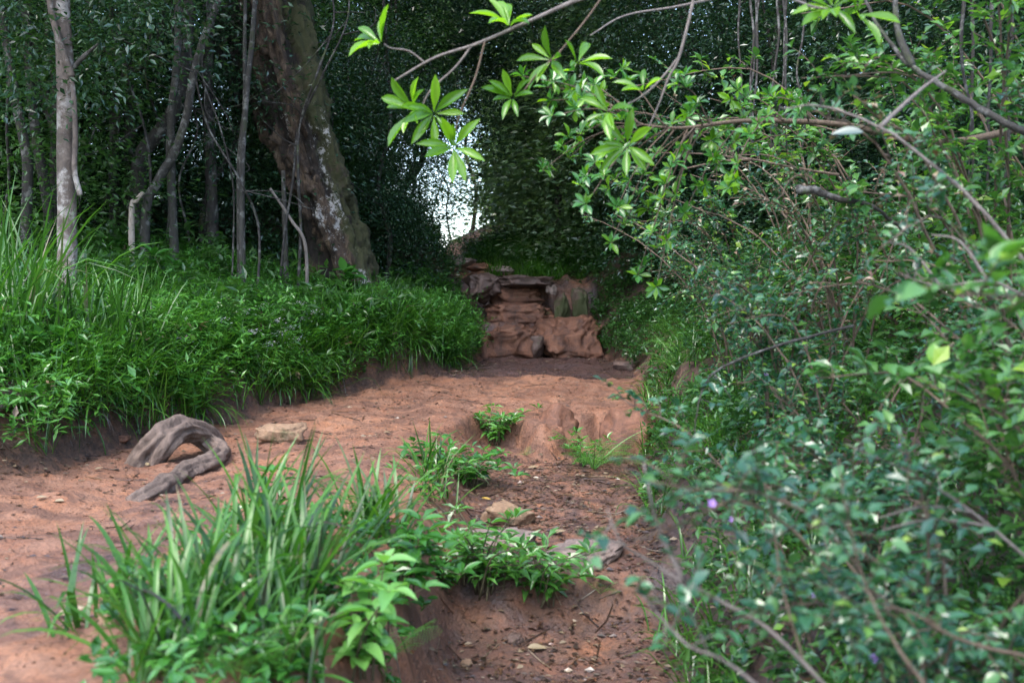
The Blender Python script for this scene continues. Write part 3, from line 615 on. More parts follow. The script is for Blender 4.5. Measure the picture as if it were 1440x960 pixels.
obj('undergrowth_grass', mb.mesh('grass', True), MAT['blade'], kind='stuff', label='fine grass blades growing through the left bank herbs', cat='grass')
mb, P, h = cover((-1.25, -.3, 2.5, 5.0), 430, .13, .055, .45, LV0, lambda x, y, a: np.clip(1 - np.abs(x + .28 * y - .4 + .25 * fbm(x * 3, y * 3)) * 1.1, 0, 1) * np.where(x < -.36, 1, .5) * np.where(fbm(x * 2.5 + 5, y * 2.5) > -.1, 1, .25), r, 9)
obj('ground_cover', mb.mesh('ground_cover'), MAT['broad'], kind='stuff', label='small glossy leaves filling the ground under the foreground strap grass', cat='ground cover')
# fine grass under the shrubs on the right
r = np.random.default_rng(31)
P = ground_pts(900, .6, 2.6, 3.2, 11, lambda x, y, a: np.where((x - ip(y, XR) > .0) & (x - ip(y, XR) < 1.3), .8, 0), r); mb = MB()
for k in range(9):
    F = blade_frames(r, len(P), None, 3.2, .7); l = r.uniform(.12, .38, len(P)); j = BL[r.integers(len(BL))]
    scatter(mb, j, P + r.normal(0, .03, P.shape) * [1, 1, 0], F, l, .010, l)
obj('undergrowth_grass', mb.mesh('grass', True), MAT['blade'], kind='stuff', label='thin grass growing through the bank on the right of the gully', cat='grass')
print('B', round(time.time() - T0, 1))
# ------------------------------------------------------------------ leafy plants with leaves of their own
LV = {s_: [leaf_hi(c_, .25, s_) for c_ in (.04, .2, .42)] for s_ in ('ovate', 'lance', 'obov')}
LVM = {}
LQ = leaf_hi(.15, .25, 'ovate', 1)
def leafmesh(shape, key, k):
    if (shape, key, k) not in LVM:
        v_, _, q_ = LV[shape][k]; LVM[(shape, key, k)] = mk('leaf', v_, [q_], True); LVM[(shape, key, k)].materials.append(MAT[key])
    return LVM[(shape, key, k)]
class Plant:
    """collects stems and leaves of one plant in world space; build() makes stems, single leaves and one foliage part"""
    def __init__(s, base): s.base = np.asarray(base, float); s.stems = []; s.cur = -1; s.li = []; s.lp = []; s.lm = []; s.ls = []; s.extra = []
    def stem(s, P_, rad, sides=5, name='stem', rough=0):
        s.stems.append((name, np.asarray(P_, float), rad, sides, rough))
        if name: s.cur = len(s.stems) - 1
    def leaf(s, p, d, n, ln, wd): s.li.append(s.cur); s.lp.append(p); s.lm.append(frames(np.asarray(d)[None], np.asarray(n)[None])[0]); s.ls.append((wd, ln))
    def build(s, name, label, cat, key, shape='ovate', single=60, stem_mat='stem', group=None, young=0, ykey='shrub_young', seed=0, lname='leaf'):
        r = np.random.default_rng(seed); t_ = thing(name, s.base, label, cat, group)
        thin = MB(); so = {}
        for si, (nm, P_, rad, sd, rg) in enumerate(s.stems):
            if nm is None: thin.add(*tube(P_[::2], rad[::2], 3))
            else: so[si] = obj(nm, MB().add(*tube(P_, rad, sd, rg, seed, 7)).mesh(nm, True, s.base), MAT[stem_mat], t_)
        if thin.V: obj('twigs', thin.mesh('twigs', True, s.base), MAT[stem_mat], t_, kind='stuff')
        if not s.lp: return t_
        P_ = np.array(s.lp); Mx = np.array(s.lm); S = np.array(s.ls)
        px_ = np.linalg.norm(P_ - CAM, axis=1) / S[:, 1]
        order = np.argsort(px_ + r.uniform(0, px_.std() + 1e-6, len(P_))); pick = order[:single]; rest = order[single:]
        for k in pick:
            kk = ykey if r.random() < young else key
            obj(lname, leafmesh(shape, kk, int(r.integers(3))), None, so.get(s.li[k], t_), M4(Mx[k], P_[k] - s.base, (S[k, 0], S[k, 1], S[k, 1])))
        if len(rest):
            for kk, q in ((key, rest[r.random(len(rest)) >= young]), ):
                mb = MB(); scatter(mb, LQ, P_[q], Mx[q], S[q, 0], S[q, 1], S[q, 1])
                obj('foliage', mb.mesh('foliage', False, s.base), MAT[kk], t_, kind='stuff')
            if young:
                q = np.setdiff1d(rest, q)
                if len(q): mb = MB(); scatter(mb, LQ, P_[q], Mx[q], S[q, 0], S[q, 1], S[q, 1]); obj('young_foliage', mb.mesh('young_foliage', False, s.base), MAT[ykey], t_, kind='stuff')
        return t_
def herb(base, nst, hgt, leaf, wr, label, seed, key='broad', shape='lance', spread=.5, single=60, az0=None, hang=0, step=5, name='leafy_herb'):
    r = np.random.default_rng(seed); p = Plant(base)
    for k in range(nst):
        az = r.uniform(0, 6.28) if az0 is None else r.normal(az0, .9); L = hgt * r.uniform(.6, 1.15); o = np.array([math.cos(az), math.sin(az), 0])
        b_ = np.asarray(base) + np.array([r.normal(0, .04), r.normal(0, .04), -.02]); sp_ = spread * r.uniform(.3, 1.2)
        P_ = spline([b_, b_ + o * L * sp_ * .3 + [0, 0, L * .45], b_ + o * L * sp_ + [0, 0, L * (.85 - hang * sp_)]], 9)
        p.stem(P_, np.linspace(.005, .002, 9) * (hgt / .4) ** .5, 5)
        for t_ in np.linspace(.3, 1, step):
            c_ = P_[int(t_ * 8)]; a0 = r.uniform(0, 6.28)
            for q in range(3 if t_ < .95 else 5):
                a = a0 + q * (2.1 if t_ < .95 else 1.26) + r.normal(0, .2); e = r.normal(.15 if t_ < .95 else .4, .25); d = [math.cos(a) * math.cos(e), math.sin(a) * math.cos(e), math.sin(e)]
                l = leaf * r.uniform(.6, 1.15); p.leaf(c_ + np.asarray(d) * .01, d, unit([r.normal(0, .2), r.normal(0, .2) - .15, 1]), l, l * wr)
    return p.build(name, label, 'plant', key, shape, single, 'stem', seed=seed)
for j, (px, py, nst, hg, lf_, wr, key, sh, sp_, hang, lab) in enumerate([
        (492, 950, 4, .42, .10, .46, 'broad_light', 'ovate', .35, 0, 'light green seedling with large pale leaves by the gully edge'),
        (560, 835, 10, .36, .10, .42, 'broad', 'ovate', .8, .5, 'dark glossy leaved herb hanging from the gully rim'),
        (520, 900, 6, .26, .07, .42, 'broad', 'ovate', .7, .2, 'low glossy herb behind the light green seedling'),
        (662, 684, 18, .36, .08, .5, 'broad', 'ovate', 1.0, .4, 'round leaved herb cushion beside the short strap leaves'),
        (698, 622, 18, .44, .09, .36, 'herb', 'lance', .9, .3, 'small dark herb growing in the recess under the clay lip'),
        (688, 832, 20, .48, .085, .34, 'herb', 'lance', .9, .3, 'bushy herb hanging over the gully drop below the tan boulder'),
        (768, 845, 15, .42, .10, .34, 'herb', 'lance', .9, .4, 'herb with pointed leaves hanging beside the layered grey slab'),
        (640, 815, 5, .22, .07, .36, 'herb', 'lance', .8, .2, 'small pointed leaf herb on the near side of the bushy one'),
        (610, 660, 5, .24, .08, .5, 'broad', 'ovate', .6, 0, 'broad leaved plant among short strap leaves below the lip'),
        (75, 560, 4, .34, .16, .6, 'broad', 'ovate', .5, 0, 'plant with a few wide leaves at the iris clump\'s foot'),
        (270, 900, 8, .24, .06, .45, 'broad', 'ovate', .8, 0, 'small leaved herb half buried in the sweeping strap grass'),
        (600, 700, 6, .2, .06, .4, 'herb', 'lance', .8, 0, 'small pointed leaf herb on the clay slope below the short strap leaves'),
        (380, 945, 8, .24, .06, .45, 'broad', 'ovate', .8, 0, 'glossy small herb under the dense strap grass clump'),
        (15, 585, 6, .2, .09, .5, 'herb', 'ovate', .9, 0, 'low bright herb at the bank\'s edge by the thin root'),
        (250, 380, 6, .6, .16, .4, 'broad', 'ovate', .6, 0, 'big leaved plant at the foot of the thin grey stems'),
        (490, 400, 4, .55, .17, .62, 'broad', 'ovate', .6, 0, 'climbing plant with wide leaves against the leaning trunk'),
        (390, 720, 3, .30, .07, .5, 'broad', 'ovate', .4, 0, 'thin seedling rising through the tall strap grass'),
        (822, 655, 9, .28, .065, .4, 'herb', 'lance', .8, 0, 'bright small herb beside the fern below the clay lip'),
        (625, 830, 6, .22, .07, .4, 'broad', 'ovate', .9, .3, 'small glossy herb low on the gully slope'),
        (905, 700, 6, .24, .06, .4, 'herb', 'lance', .8, 0, 'small herb at the gully\'s far side under the shrubs')]):
    g = G(px, py) if j not in (9, 14, 15) else None
    if g is None:
        Yk = {9: 7.9, 14: 11.2, 15: 12.6}[j]; p_ = at(px, py, Yk); g = np.array([p_[0], p_[1], hz(p_[0], p_[1])]); 
        if j > 13: hg = max(hg, p_[2] - g[2] + .25)
    herb(g, nst, hg, lf_, wr, lab, 400 + j, key, sh, sp_, 70, None, hang)
g = at(286, 823, 4.05); obj('fallen_leaf', FLM[0].copy(), MAT['yellow'], None, M4(frames(np.array([[.1, -.2, -1.]]), np.array([[0, -1., .2]]))[0], g + [0, -.1, .02], (.035, .075, .05)), 'yellow leaf caught upright in the foreground strap grass', 'leaf', 'fallen leaves on the clay')
# ferns
def frond(seed, curl=.9, n=17):
    r = np.random.default_rng(seed); t_ = np.linspace(0, 1, n + 1); th = .35 + curl * t_; x = np.concatenate([[0], np.cumsum(np.sin(th[:-1]))]) / n; z = np.concatenate([[0], np.cumsum(np.cos(th[:-1]))]) / n
    P_ = np.column_stack([x, 0 * x, z]); mb = MB(); mb.add(*tube(P_, np.linspace(.008, .002, n + 1), 4))
    for k in range(3, n):
        T_ = unit(P_[k + 1] - P_[k]); nn = np.array([-T_[2], 0, T_[0]]); l = .27 * math.sin(math.pi * (t_[k] * .88 + .08)) ** .8 + .02
        for s_ in (-1, 1):
            d = unit(np.array([0, s_, 0]) + T_ * .5 - nn * .12); m_ = max(3, int(l / .035)); tt = (np.arange(m_) + .6) / m_; c_ = P_[k] + d[None] * (tt * l)[:, None] - nn * (tt * tt * .03)[:, None]
            sub_ = unit(np.cross(nn, d))
            for q in (-1, 1): scatter(mb, L2, c_, frames(np.tile(unit(sub_ * q + d * .8), (m_, 1)), np.tile(nn, (m_, 1)) + r.normal(0, .15, (m_, 3))), .013, .024 * (1.15 - tt * .7))
    m_ = mb.mesh('frond'); m_.materials.append(MAT['fern']); return m_
FR = [frond(s_, c_) for s_, c_ in ((1, .6), (2, 1.0), (3, 1.5))]
def fern(base, n, L, label, seed, az0=None):
    r = np.random.default_rng(seed); t_ = thing('fern', base, label, 'fern')
    for k in range(n):
        az = k / n * 6.283 + r.normal(0, .2) if az0 is None else r.normal(az0, .7)
        l = L * r.uniform(.65, 1.1); Mx = np.array(Euler((0, r.uniform(0, .45), az)).to_matrix()); obj('frond', FR[k % 3], None, t_, M4(Mx, (0, 0, -.01), (l, l, l)))
for j, (px, py, n, L, lab, az) in enumerate([(835, 660, 12, .5, 'bright fern below the clay lip beside the buttress', None), (545, 930, 7, .26, 'small fern beside the light green seedling', None), (335, 958, 7, .30, 'fern under the low sweeping strap grass', None),
        (740, 640, 5, .12, 'tiny mossy fern at the foot of the clay buttress', None), (845, 835, 6, .16, 'little yellowish fern by the layered grey slab', None)]):
    fern(G(px, py), n, L, lab, 500 + j, az)
for j, (x_, y_, n, L, lab) in enumerate([(1.55, 10.6, 10, .5, 'feathery fern on the bank beyond the shrubs'), (1.45, 9.9, 9, .45, 'fern spilling to the clay at the shrub edge'), (1.75, 11.6, 9, .5, 'fern farther up the same bank, beside the dark ledge'),
        (1.0, 2.55, 11, .55, 'large blurred fern low in the near corner'), (1.5, 3.0, 9, .5, 'blurred fern beside the near corner shrubs'), (1.9, 5.6, 9, .6, 'fern half hidden behind the middle shrubs')]):
    fern((x_, y_, hz(x_, y_)), n, L, lab, 520 + j)
print('C', round(time.time() - T0, 1))
# ------------------------------------------------------------------ shrubs on the right
def shrub(base, hgt, lean, nst, leaf, label, seed, single=85, young=.08, key='shrub', twig='twig_brown', spread=.45, flowers=0, tw=24, group='shrubs on the right bank', bare=.08):
    r = np.random.default_rng(seed); p = Plant(base); fl = []
    for k in range(nst):
        L = hgt * r.uniform(.6, 1.15); o = np.clip(np.array([lean[0] + r.normal(0, spread), lean[1] + r.normal(0, spread), 0]), -.62, .62); b_ = np.asarray(base) + np.array([r.normal(0, .07), r.normal(0, .07), -.05])
        m1 = b_ + o * L * .25 + [0, 0, L * .5]; m2 = b_ + o * L * .7 + [0, 0, L * .85]; e = b_ + o * L * 1.25 + [r.normal(0, .06), r.normal(0, .06), L * r.uniform(.75, 1.05)]
        P_ = spline([b_, m1, m2, e], 18); P_ += np.cumsum(r.normal(0, .006, P_.shape), 0); p.stem(P_, np.linspace(.008, .0025, 18) * (hgt / 1.4) ** .6, 6)
        for j in range(tw):
            q = bare + (1 - bare) * (j + r.random()) / tw; c_ = P_[min(17, int(q * 17))]; tl = r.uniform(.1, .26) * (1.15 - .5 * q) * (hgt ** .3)
            d = unit(np.array([o[0], o[1], 0]) * .5 + r.normal(0, .75, 3) + [0, 0, .25]); T_ = spline([c_, c_ + d * tl * .5 + [0, 0, .015], c_ + d * tl + [0, 0, -.02 * r.random()]], 7)
            p.stem(T_, np.linspace(.0028, .0012, 7), 4, None)
            side = unit(np.cross(d, [0, 0, 1]) + r.normal(0, .2, 3))
            for m_ in range(1, 7):
                for s_ in (-1, 1):
                    if r.random() < .12: continue
                    dd = unit(side * s_ + d * r.uniform(.3, .9) + r.normal(0, .25, 3)); l = leaf * (1.0, 1.45, 1.2, .8)[seed % 4] * r.uniform(.45, 1.3); p.leaf(T_[m_], dd, unit([r.normal(0, .35), r.normal(0, .35) - .2, 1]), l, l * r.uniform(.5, .68))
            if fl is not None and r.random() < flowers: fl.append(T_[-1])
    sq = seed % 4; t_ = p.build('shrub', label, 'shrub', 'shrub_b' if sq == 1 else key, 'lance' if sq == 2 else 'ovate', single, twig, group, young + (.04 if sq == 3 else 0), 'fall' if sq == 3 else 'shrub_young', seed=seed)
    for f in fl[:4]:
        mb = MB(); a = np.arange(5) * 1.2566; scatter(mb, LV['obov'][1], np.tile(f - p.base, (5, 1)), frames(np.stack([np.cos(a), np.sin(a), .3 + 0 * a], -1) @ np.array(Euler((1.0, 0, 0)).to_matrix()).T, np.tile([0, -.8, .6], (5, 1))), .008, .011)
        obj('flower', mb.mesh('flower'), MAT['violet'], t_)
    return t_
for j, (x_, y_, hg, lx, ly, nst, lf_, yo, fw, lab) in enumerate([
        (1.05, 2.75, .95, -.36, -.1, 9, .040, .03, .02, 'nearest blurred shrub leaning over the gully\'s lower end'),
        (1.60, 3.10, 1.05, -.25, -.1, 9, .042, .05, .05, 'blurred shrub in the near corner with violet flowers'),
        (1.15, 3.60, .95, -.35, 0, 9, .036, .04, .02, 'low blurred shrub with bluish leaves above the gully edge'),
        (1.95, 4.10, 1.45, -.25, -.1, 9, .042, .10, .05, 'tall blurred shrub against the picture\'s far edge'),
        (1.35, 4.70, 1.05, -.25, -.05, 9, .036, .06, .02, 'rounded shrub behind the arching bare stems'),
        (2.35, 5.40, 1.75, -.25, -.1, 9, .042, .14, 0, 'tall shrub under the hanging dry vines'),
        (1.45, 5.80, 1.15, -.25, -.05, 9, .038, .06, 0, 'shrub overhanging the gully beside the layered grey slab'),
        (1.95, 6.60, 1.55, -.3, -.05, 9, .042, .16, 0, 'yellow green tipped shrub in the middle of the right bank'),
        (1.60, 7.60, 1.20, -.2, -.05, 9, .038, .10, 0, 'shrub next to the fern at the clay edge'),
        (2.55, 7.50, 1.90, -.35, -.05, 9, .046, .18, 0, 'highest bright shrub in front of the dark wood'),
        (2.00, 9.00, 1.40, -.35, -.1, 9, .045, .16, 0, 'shrub with pale leaf tips reaching toward the steps'),
        (2.60, 10.2, 1.90, -.35, -.1, 9, .046, .10, 0, 'dark shrub farther back behind the pale tipped one'),
        (2.05, 11.4, 1.10, -.3, -.1, 8, .045, .06, 0, 'shrub above the dark ledge at the wet pool'),
        (3.10, 6.40, 2.10, -.2, -.1, 8, .046, .10, 0, 'shrub at the picture\'s far edge below the slanting limb'),
        (2.70, 4.90, 1.30, -.1, -.1, 8, .042, .06, .06, 'dark shrub at the picture\'s edge at mid height'),
        (2.05, 12.8, 1.0, -.3, -.1, 8, .05, .04, 0, 'low shrub on the bank closest to the clay steps')]):
    shrub((x_, y_, hz(x_, y_)), hg, (lx, ly), nst, lf_, lab, 600 + j, 80 if j < 11 else 50, yo, flowers=fw)
# bare arching stems in front of the shrubs
def bare(name, pts, rad, mat, label, twigs=(), cat='branch', group=None, sides=8, leafy=7):
    """pts: (px, py, distance)"""
    P_ = np.array([at(*q) for q in pts]); t_ = thing(name, P_[0], label, cat, group)
    P2, r2 = spline(P_, len(P_) * 7, np.linspace(rad * .52, rad * .14, len(P_))); P2 = P2 + np.cumsum(np.random.default_rng(len(label)).normal(0, rad * .08, P2.shape), 0)
    obj('stem', MB().add(*tube(P2, r2, sides, .25, len(label), 20)).mesh('stem', True, P_[0]), MAT[mat], t_)
    for k, tw in enumerate(twigs):
        q = np.array([at(*z_) for z_ in tw]); i_ = np.argmin(np.linalg.norm(P2 - q[0], axis=1)); q[0] = P2[i_]
        q2, r3 = spline(q, len(q) * 6, np.linspace(rad * .55, rad * .25, len(q))); obj('twig', MB().add(*tube(q2, r3, 6)).mesh('twig', True, P_[0]), MAT[mat], t_)
    rr_ = np.random.default_rng(len(label) + 7)
    if leafy:
        for k in range(leafy):
            i_ = int(rr_.uniform(.35, 1) * (len(P2) - 1)); d = unit(rr_.normal(0, 1, 3) + [0, -.3, .4]); tl = rr_.uniform(.04, .14); T_ = spline([P2[i_], P2[i_] + d * tl * .5, P2[i_] + d * tl + [0, 0, -.01]], 6)
            obj('twig', MB().add(*tube(T_, np.linspace(.002, .001, 6), 4)).mesh('twig', True, P_[0]), MAT[mat], t_)
            for q in range(2, 6):
                dd = unit(np.cross(d, [0, 0, 1]) * (1 if q % 2 else -1) + d * .6 + rr_.normal(0, .25, 3)); l = rr_.uniform(.025, .045); obj('leaf', leafmesh('ovate', 'shrub', int(rr_.integers(3))), None, t_, M4(frames(dd[None], unit(rr_.normal(0, .3, 3) + [0, -.2, 1])[None])[0], T_[q] - P_[0], (l * .6, l, l)))
    return t_
bare('arching_stem', [(1480, 420, 3.3), (1390, 305, 3.3), (1320, 240, 3.35), (1240, 178, 3.4), (1155, 148, 3.5), (1100, 150, 3.5)], .014, 'twig', 'long pale stem arching across the upper shrubs', [[(1240, 178, 3.4), (1290, 130, 3.6), (1330, 100, 3.7)]])
bare('arching_stem', [(1180, 985, 2.3), (1100, 905, 2.3), (1040, 860, 2.35), (960, 818, 2.35), (905, 785, 2.4), (870, 760, 2.4), (850, 715, 2.45)], .010, 'twig', 'pale stem curving from the near corner toward the grey slab', [[(960, 818, 2.35), (925, 740, 2.4), (905, 650, 2.45)]])
bare('arching_stem', [(1090, 985, 2.2), (1020, 930, 2.2), (965, 905, 2.2), (925, 860, 2.25), (895, 825, 2.3)], .0085, 'twig', 'kinked pale stem below the curving one in the near corner')
bare('arching_stem', [(1450, 790, 2.7), (1370, 720, 2.7), (1310, 680, 2.7), (1255, 650, 2.75), (1190, 620, 2.8)], .009, 'twig', 'thin stem crossing between the violet flowers', [[(1370, 720, 2.7), (1300, 712, 2.7), (1235, 728, 2.7)], [(1380, 745, 2.7), (1310, 730, 2.7), (1240, 745, 2.7)]])
bare('arching_stem', [(1450, 925, 2.4), (1350, 900, 2.4), (1290, 865, 2.4), (1240, 850, 2.4), (1200, 815, 2.45)], .009, 'twig_brown', 'brown stem low in the near corner above the large fern')
bare('arching_stem', [(1330, 1000, 2.1), (1255, 900, 2.15), (1215, 820, 2.2), (1195, 740, 2.2), (1180, 650, 2.25)], .008, 'twig_brown', 'upright brown stem rising through the near shrubs')
bare('arching_stem', [(1130, 930, 2.3), (1100, 830, 2.35), (1085, 740, 2.4), (1070, 650, 2.45)], .006, 'twig_brown', 'thin brown upright stem beside the violet flower')
bare('arching_stem', [(1200, 458, 4.5), (1090, 488, 4.4), (1010, 520, 4.3), (985, 560, 4.2), (975, 630, 4.1)], .012, 'bark_dark', 'dark crooked stem bending down over the middle shrubs')
bare('arching_stem', [(1450, 420, 3.2), (1390, 395, 3.2), (1320, 400, 3.25), (1255, 385, 3.3)], .009, 'twig', 'pale forked stem under the long arching one', [[(1320, 400, 3.25), (1280, 350, 3.3), (1245, 340, 3.3)], [(1390, 395, 3.2), (1350, 340, 3.25), (1310, 330, 3.3)]])
bare('arching_stem', [(1180, 185, 6.5), (1110, 168, 6.6), (1040, 165, 6.7), (960, 170, 6.8), (880, 178, 6.9)], .010, 'twig_brown', 'straight brown stick reaching out above the shrubs')
bare('arching_stem', [(1180, 245, 6.0), (1130, 238, 6.0), (1060, 225, 6.1), (1000, 218, 6.2), (920, 216, 6.3)], .016, 'twig_brown', 'thicker grey brown stick below the straight one', [[(1060, 225, 6.1), (1010, 228, 6.1), (960, 238, 6.1)]])
bare('slanting_limb', [(1475, 195, 4.3), (1415, 170, 4.3), (1340, 125, 4.4), (1285, 85, 4.5), (1235, 20, 4.6), (1205, -60, 4.7)], .032, 'bark_grey', 'mottled grey limb slanting through the upper corner', [[(1285, 85, 4.5), (1262, 40, 4.55), (1258, -30, 4.6)]], sides=12, leafy=0)
bare('broken_branch', [(1122, 268, 5.0), (1150, 272, 5.0), (1185, 284, 5.0), (1225, 292, 5.05), (1280, 330, 5.2)], .04, 'bark_dark', 'stub of dark rotten branch lodged among the upper shrub stems', sides=10, leafy=0)
p_ = at(1192, 186, 3.3); obj('pale_leaf', leafmesh('ovate', 'pale', 1).copy(), None, None, M4(frames(np.array([[-1, .1, .05]]), np.array([[.1, -.75, .65]]))[0], p_ + [.045, 0, 0], (.035, .09, .06)), 'single whitish oval leaf catching light among the upper shrubs', 'leaf')
print('D', round(time.time() - T0, 1))
# ------------------------------------------------------------------ overhanging tree with leaf rosettes (its trunk stands outside the picture)
tb = np.array([2.75, 4.6, hz(2.75, 4.6)])
tr = thing('overhanging_tree', tb, 'tree with grey twigs and bright leaf rosettes hanging over the trail', 'tree')
TW = []
def part_tube(nm, P_, rad, mt, parent, base, sides=8, n=None, rough=.1):
    P2, r2 = spline(P_, n or len(P_) * 8, rad); o_ = obj(nm, MB().add(*tube(P2, r2, sides, rough, len(P_), 9)).mesh(nm, True, base), MAT[mt], parent); TW.append((o_, P2)); return P2
part_tube('trunk', [tb - [0, 0, .1], tb + [.05, -.05, 1.2], tb + [-.1, -.05, 2.2], tb + [-.3, 0, 3.0]], [.10, .085, .07, .05], 'bark_grey', tr, tb, 14)
top = tb + np.array([-.3, 0, 3.0]); YB = 4.5
part_tube('limb', [top, at(1330, -190, YB), at(1130, -170, YB), at(960, -100, YB)], [.05, .04, .03, .018], 'bark_grey', tr, tb, 10)
part_tube('limb', [top - [0, 0, .4], at(1420, -80, YB + 1), at(1250, -60, YB + 1), at(1080, -20, YB + 1)], [.04, .03, .022, .014], 'bark_grey', tr, tb, 10)
def px_tube(pts, r0, r1, nm='twig', mt='twig'):
    P_ = [at(*q) for q in pts]; return part_tube(nm, P_, np.linspace(r0, r1, len(P_)), mt, tr, tb, 6)
Y1 = 4.5
px_tube([(960, -100, Y1), (860, -20, Y1), (800, 5, Y1), (740, 32, Y1), (670, 62, Y1), (610, 82, Y1), (551, 116, Y1)], .011, .004)
px_tube([(663, 65, Y1), (640, 95, Y1), (605, 128, Y1), (590, 160, Y1)], .005, .003)
px_tube([(682, 58, Y1), (668, 110, Y1), (645, 165, Y1), (638, 205, Y1)], .005, .003, mt='twig_brown')
px_tube([(597, 88, Y1), (575, 72, Y1), (550, 68, Y1), (540, 62, Y1)], .004, .003)
px_tube([(800, 5, Y1), (830, -30, Y1)], .006, .004)
px_tube([(990, -90, Y1), (975, 0, Y1), (955, 80, Y1), (940, 110, Y1), (925, 150, Y1), (905, 195, Y1)], .008, .003)
px_tube([(955, 80, Y1), (935, 105, Y1), (910, 130, Y1), (880, 148, Y1), (855, 155, Y1)], .005, .003)
px_tube([(870, -40, Y1), (830, 20, Y1), (790, 70, Y1), (775, 95, Y1)], .005, .003, mt='twig_brown')
px_tube([(790, 70, Y1), (755, 105, Y1), (735, 130, Y1)], .004, .003, mt='twig_brown')
px_tube([(1080, -20, Y1 + 1), (960, 8, Y1 + .8), (880, 22, Y1 + .6), (830, 50, Y1 + .4)], .008, .003)
px_tube([(1080, -20, Y1 + 1), (1130, 5, Y1 - .5), (1170, 15, Y1 - .6)], .006, .004)
def rosette(c_, axis, n, L, wr, r, key='rosette', sp_=.9, nm='leaf', single=True, mbs=None, shape='obov'):
    ax = unit(np.asarray(axis)); u = unit(np.cross(ax, [.3, .2, 1])); v_ = np.cross(ax, u); tw = min(TW, key=lambda q: np.linalg.norm(q[1] - c_, axis=1).min())[0]
    for k in range(n):
        a = k * 2.4 + r.normal(0, .25); s_ = sp_ * r.uniform(.75, 1.35); d = ax * math.cos(s_) + (u * math.cos(a) + v_ * math.sin(a)) * math.sin(s_)
        l = L * r.uniform(.7, 1.15); Mx = frames(d[None], unit(ax + np.array([0, -.25, .45]))[None])[0]
        if single: obj(nm, leafmesh(shape, key, int(r.integers(3))), None, tw, M4(Mx, c_ - tb + d * .01, (l * wr, l, l)))
        else: mbs.append((c_ + d * .005, Mx, l))
r = np.random.default_rng(88)
for px, py, n, L, ax in [(536, 62, 8, .15, (-.5, -.5, .5)), (716, 38, 7, .15, (-.1, -.4, .9)), (583, 155, 8, .15, (-.7, -.5, .1)), (610, 160, 9, .14, (.2, -.8, -.1)), (638, 208, 8, .14, (0, -.9, -.1)), (721, 138, 8, .12, (-.2, -.8, .1)),
        (776, 85, 7, .13, (-.4, -.5, .1)), (856, 158, 7, .13, (-.5, -.6, .2)), (882, 205, 9, .13, (-.2, -.8, -.2)), (905, 128, 5, .11, (-.3, -.5, .5)), (812, 90, 5, .13, (.2, -.5, .5)), (1170, 12, 10, .15, (-.3, -.7, .2)), (1205, 20, 6, .14, (.3, -.6, .2))]:
    rosette(at(px, py, Y1 if px < 1100 else Y1 - .6), ax, n, L * .98, .27, r)
# smaller leaved branch of the same place
p = Plant(at(1150, 130, 5.6) * [1, 1, 1]); r = np.random.default_rng(90); Y2 = 5.2
sb = np.array([3.3, 5.9, hz(3.3, 5.9)]); p.base = sb
def tub(pts, r0, r1, nm='stem'): P_ = np.array([at(*q) if len(q) == 3 and q[1] > -900 else q for q in pts]); P2, r2 = spline(P_, len(P_) * 7, np.linspace(r0, r1, len(P_))); p.stem(P2, r2, 7, nm); return P2
P0 = spline([sb - [0, 0, .05], sb + [-.3, -.1, .8], at(1330, 200, 5.6), at(1180, 175, 5.4), at(1050, 170, 5.3), at(960, 180, 5.2), at(900, 175, 5.2)], 50, np.linspace(.024, .004, 7)); p.stem(P0[0], P0[1], 8, 'limb')
ends = [(760, 125), (775, 160), (800, 118), (735, 110), (815, 265), (830, 285), (860, 260), (845, 240), (870, 300), (820, 180), (790, 200), (800, 225), (835, 140), (870, 175), (920, 190), (895, 235), (905, 290), (880, 320), (940, 250), (960, 215), (985, 245), (970, 160), (1000, 200), (1030, 150), (1060, 190), (850, 210), (955, 290), (780, 145), (810, 150), (1090, 140), (1015, 270), (925, 325), (905, 350), (1120, 160), (1070, 130), (770, 230), (865, 115), (955, 120), (895, 380), (870, 350), (915, 400)]
for ex, ey in ends:
    e = at(ex + r.normal(0, 5), ey + r.normal(0, 5), Y2 + r.uniform(-.35, .35)); i_ = np.argmin(np.linalg.norm(P0[0] - (e + [.25, .05, .0]), axis=1)); s0 = P0[0][i_]
    Q_ = spline([s0, (s0 + e) / 2 + [0, 0, .05], e], 9); p.stem(Q_, np.linspace(.004, .002, 9), 5, 'twig')
    for cc in (e, Q_[6], Q_[4] if r.random() < .5 else e + [.03, 0, .04]):
        ax = unit(r.normal(0, .4, 3) + [-.3, -.4, .4])
        u = unit(np.cross(ax, [.3, .2, 1])); v_ = np.cross(ax, u)
        for k in range(8):
            a = k * 2.4; s_ = r.uniform(.5, 1.5); d = ax * math.cos(s_) + (u * math.cos(a) + v_ * math.sin(a)) * math.sin(s_); l = r.uniform(.04, .068); p.leaf(cc + d * .004, d, unit(ax + [0, -.3, .5]), l, l * .4)
p.build('overhanging_shrub', 'small leaved bush branch reaching in below the bright rosettes', 'shrub', 'broad', 'obov', 260, 'twig_brown', None, .35, 'rosette', 91)
print('E', round(time.time() - T0, 1))
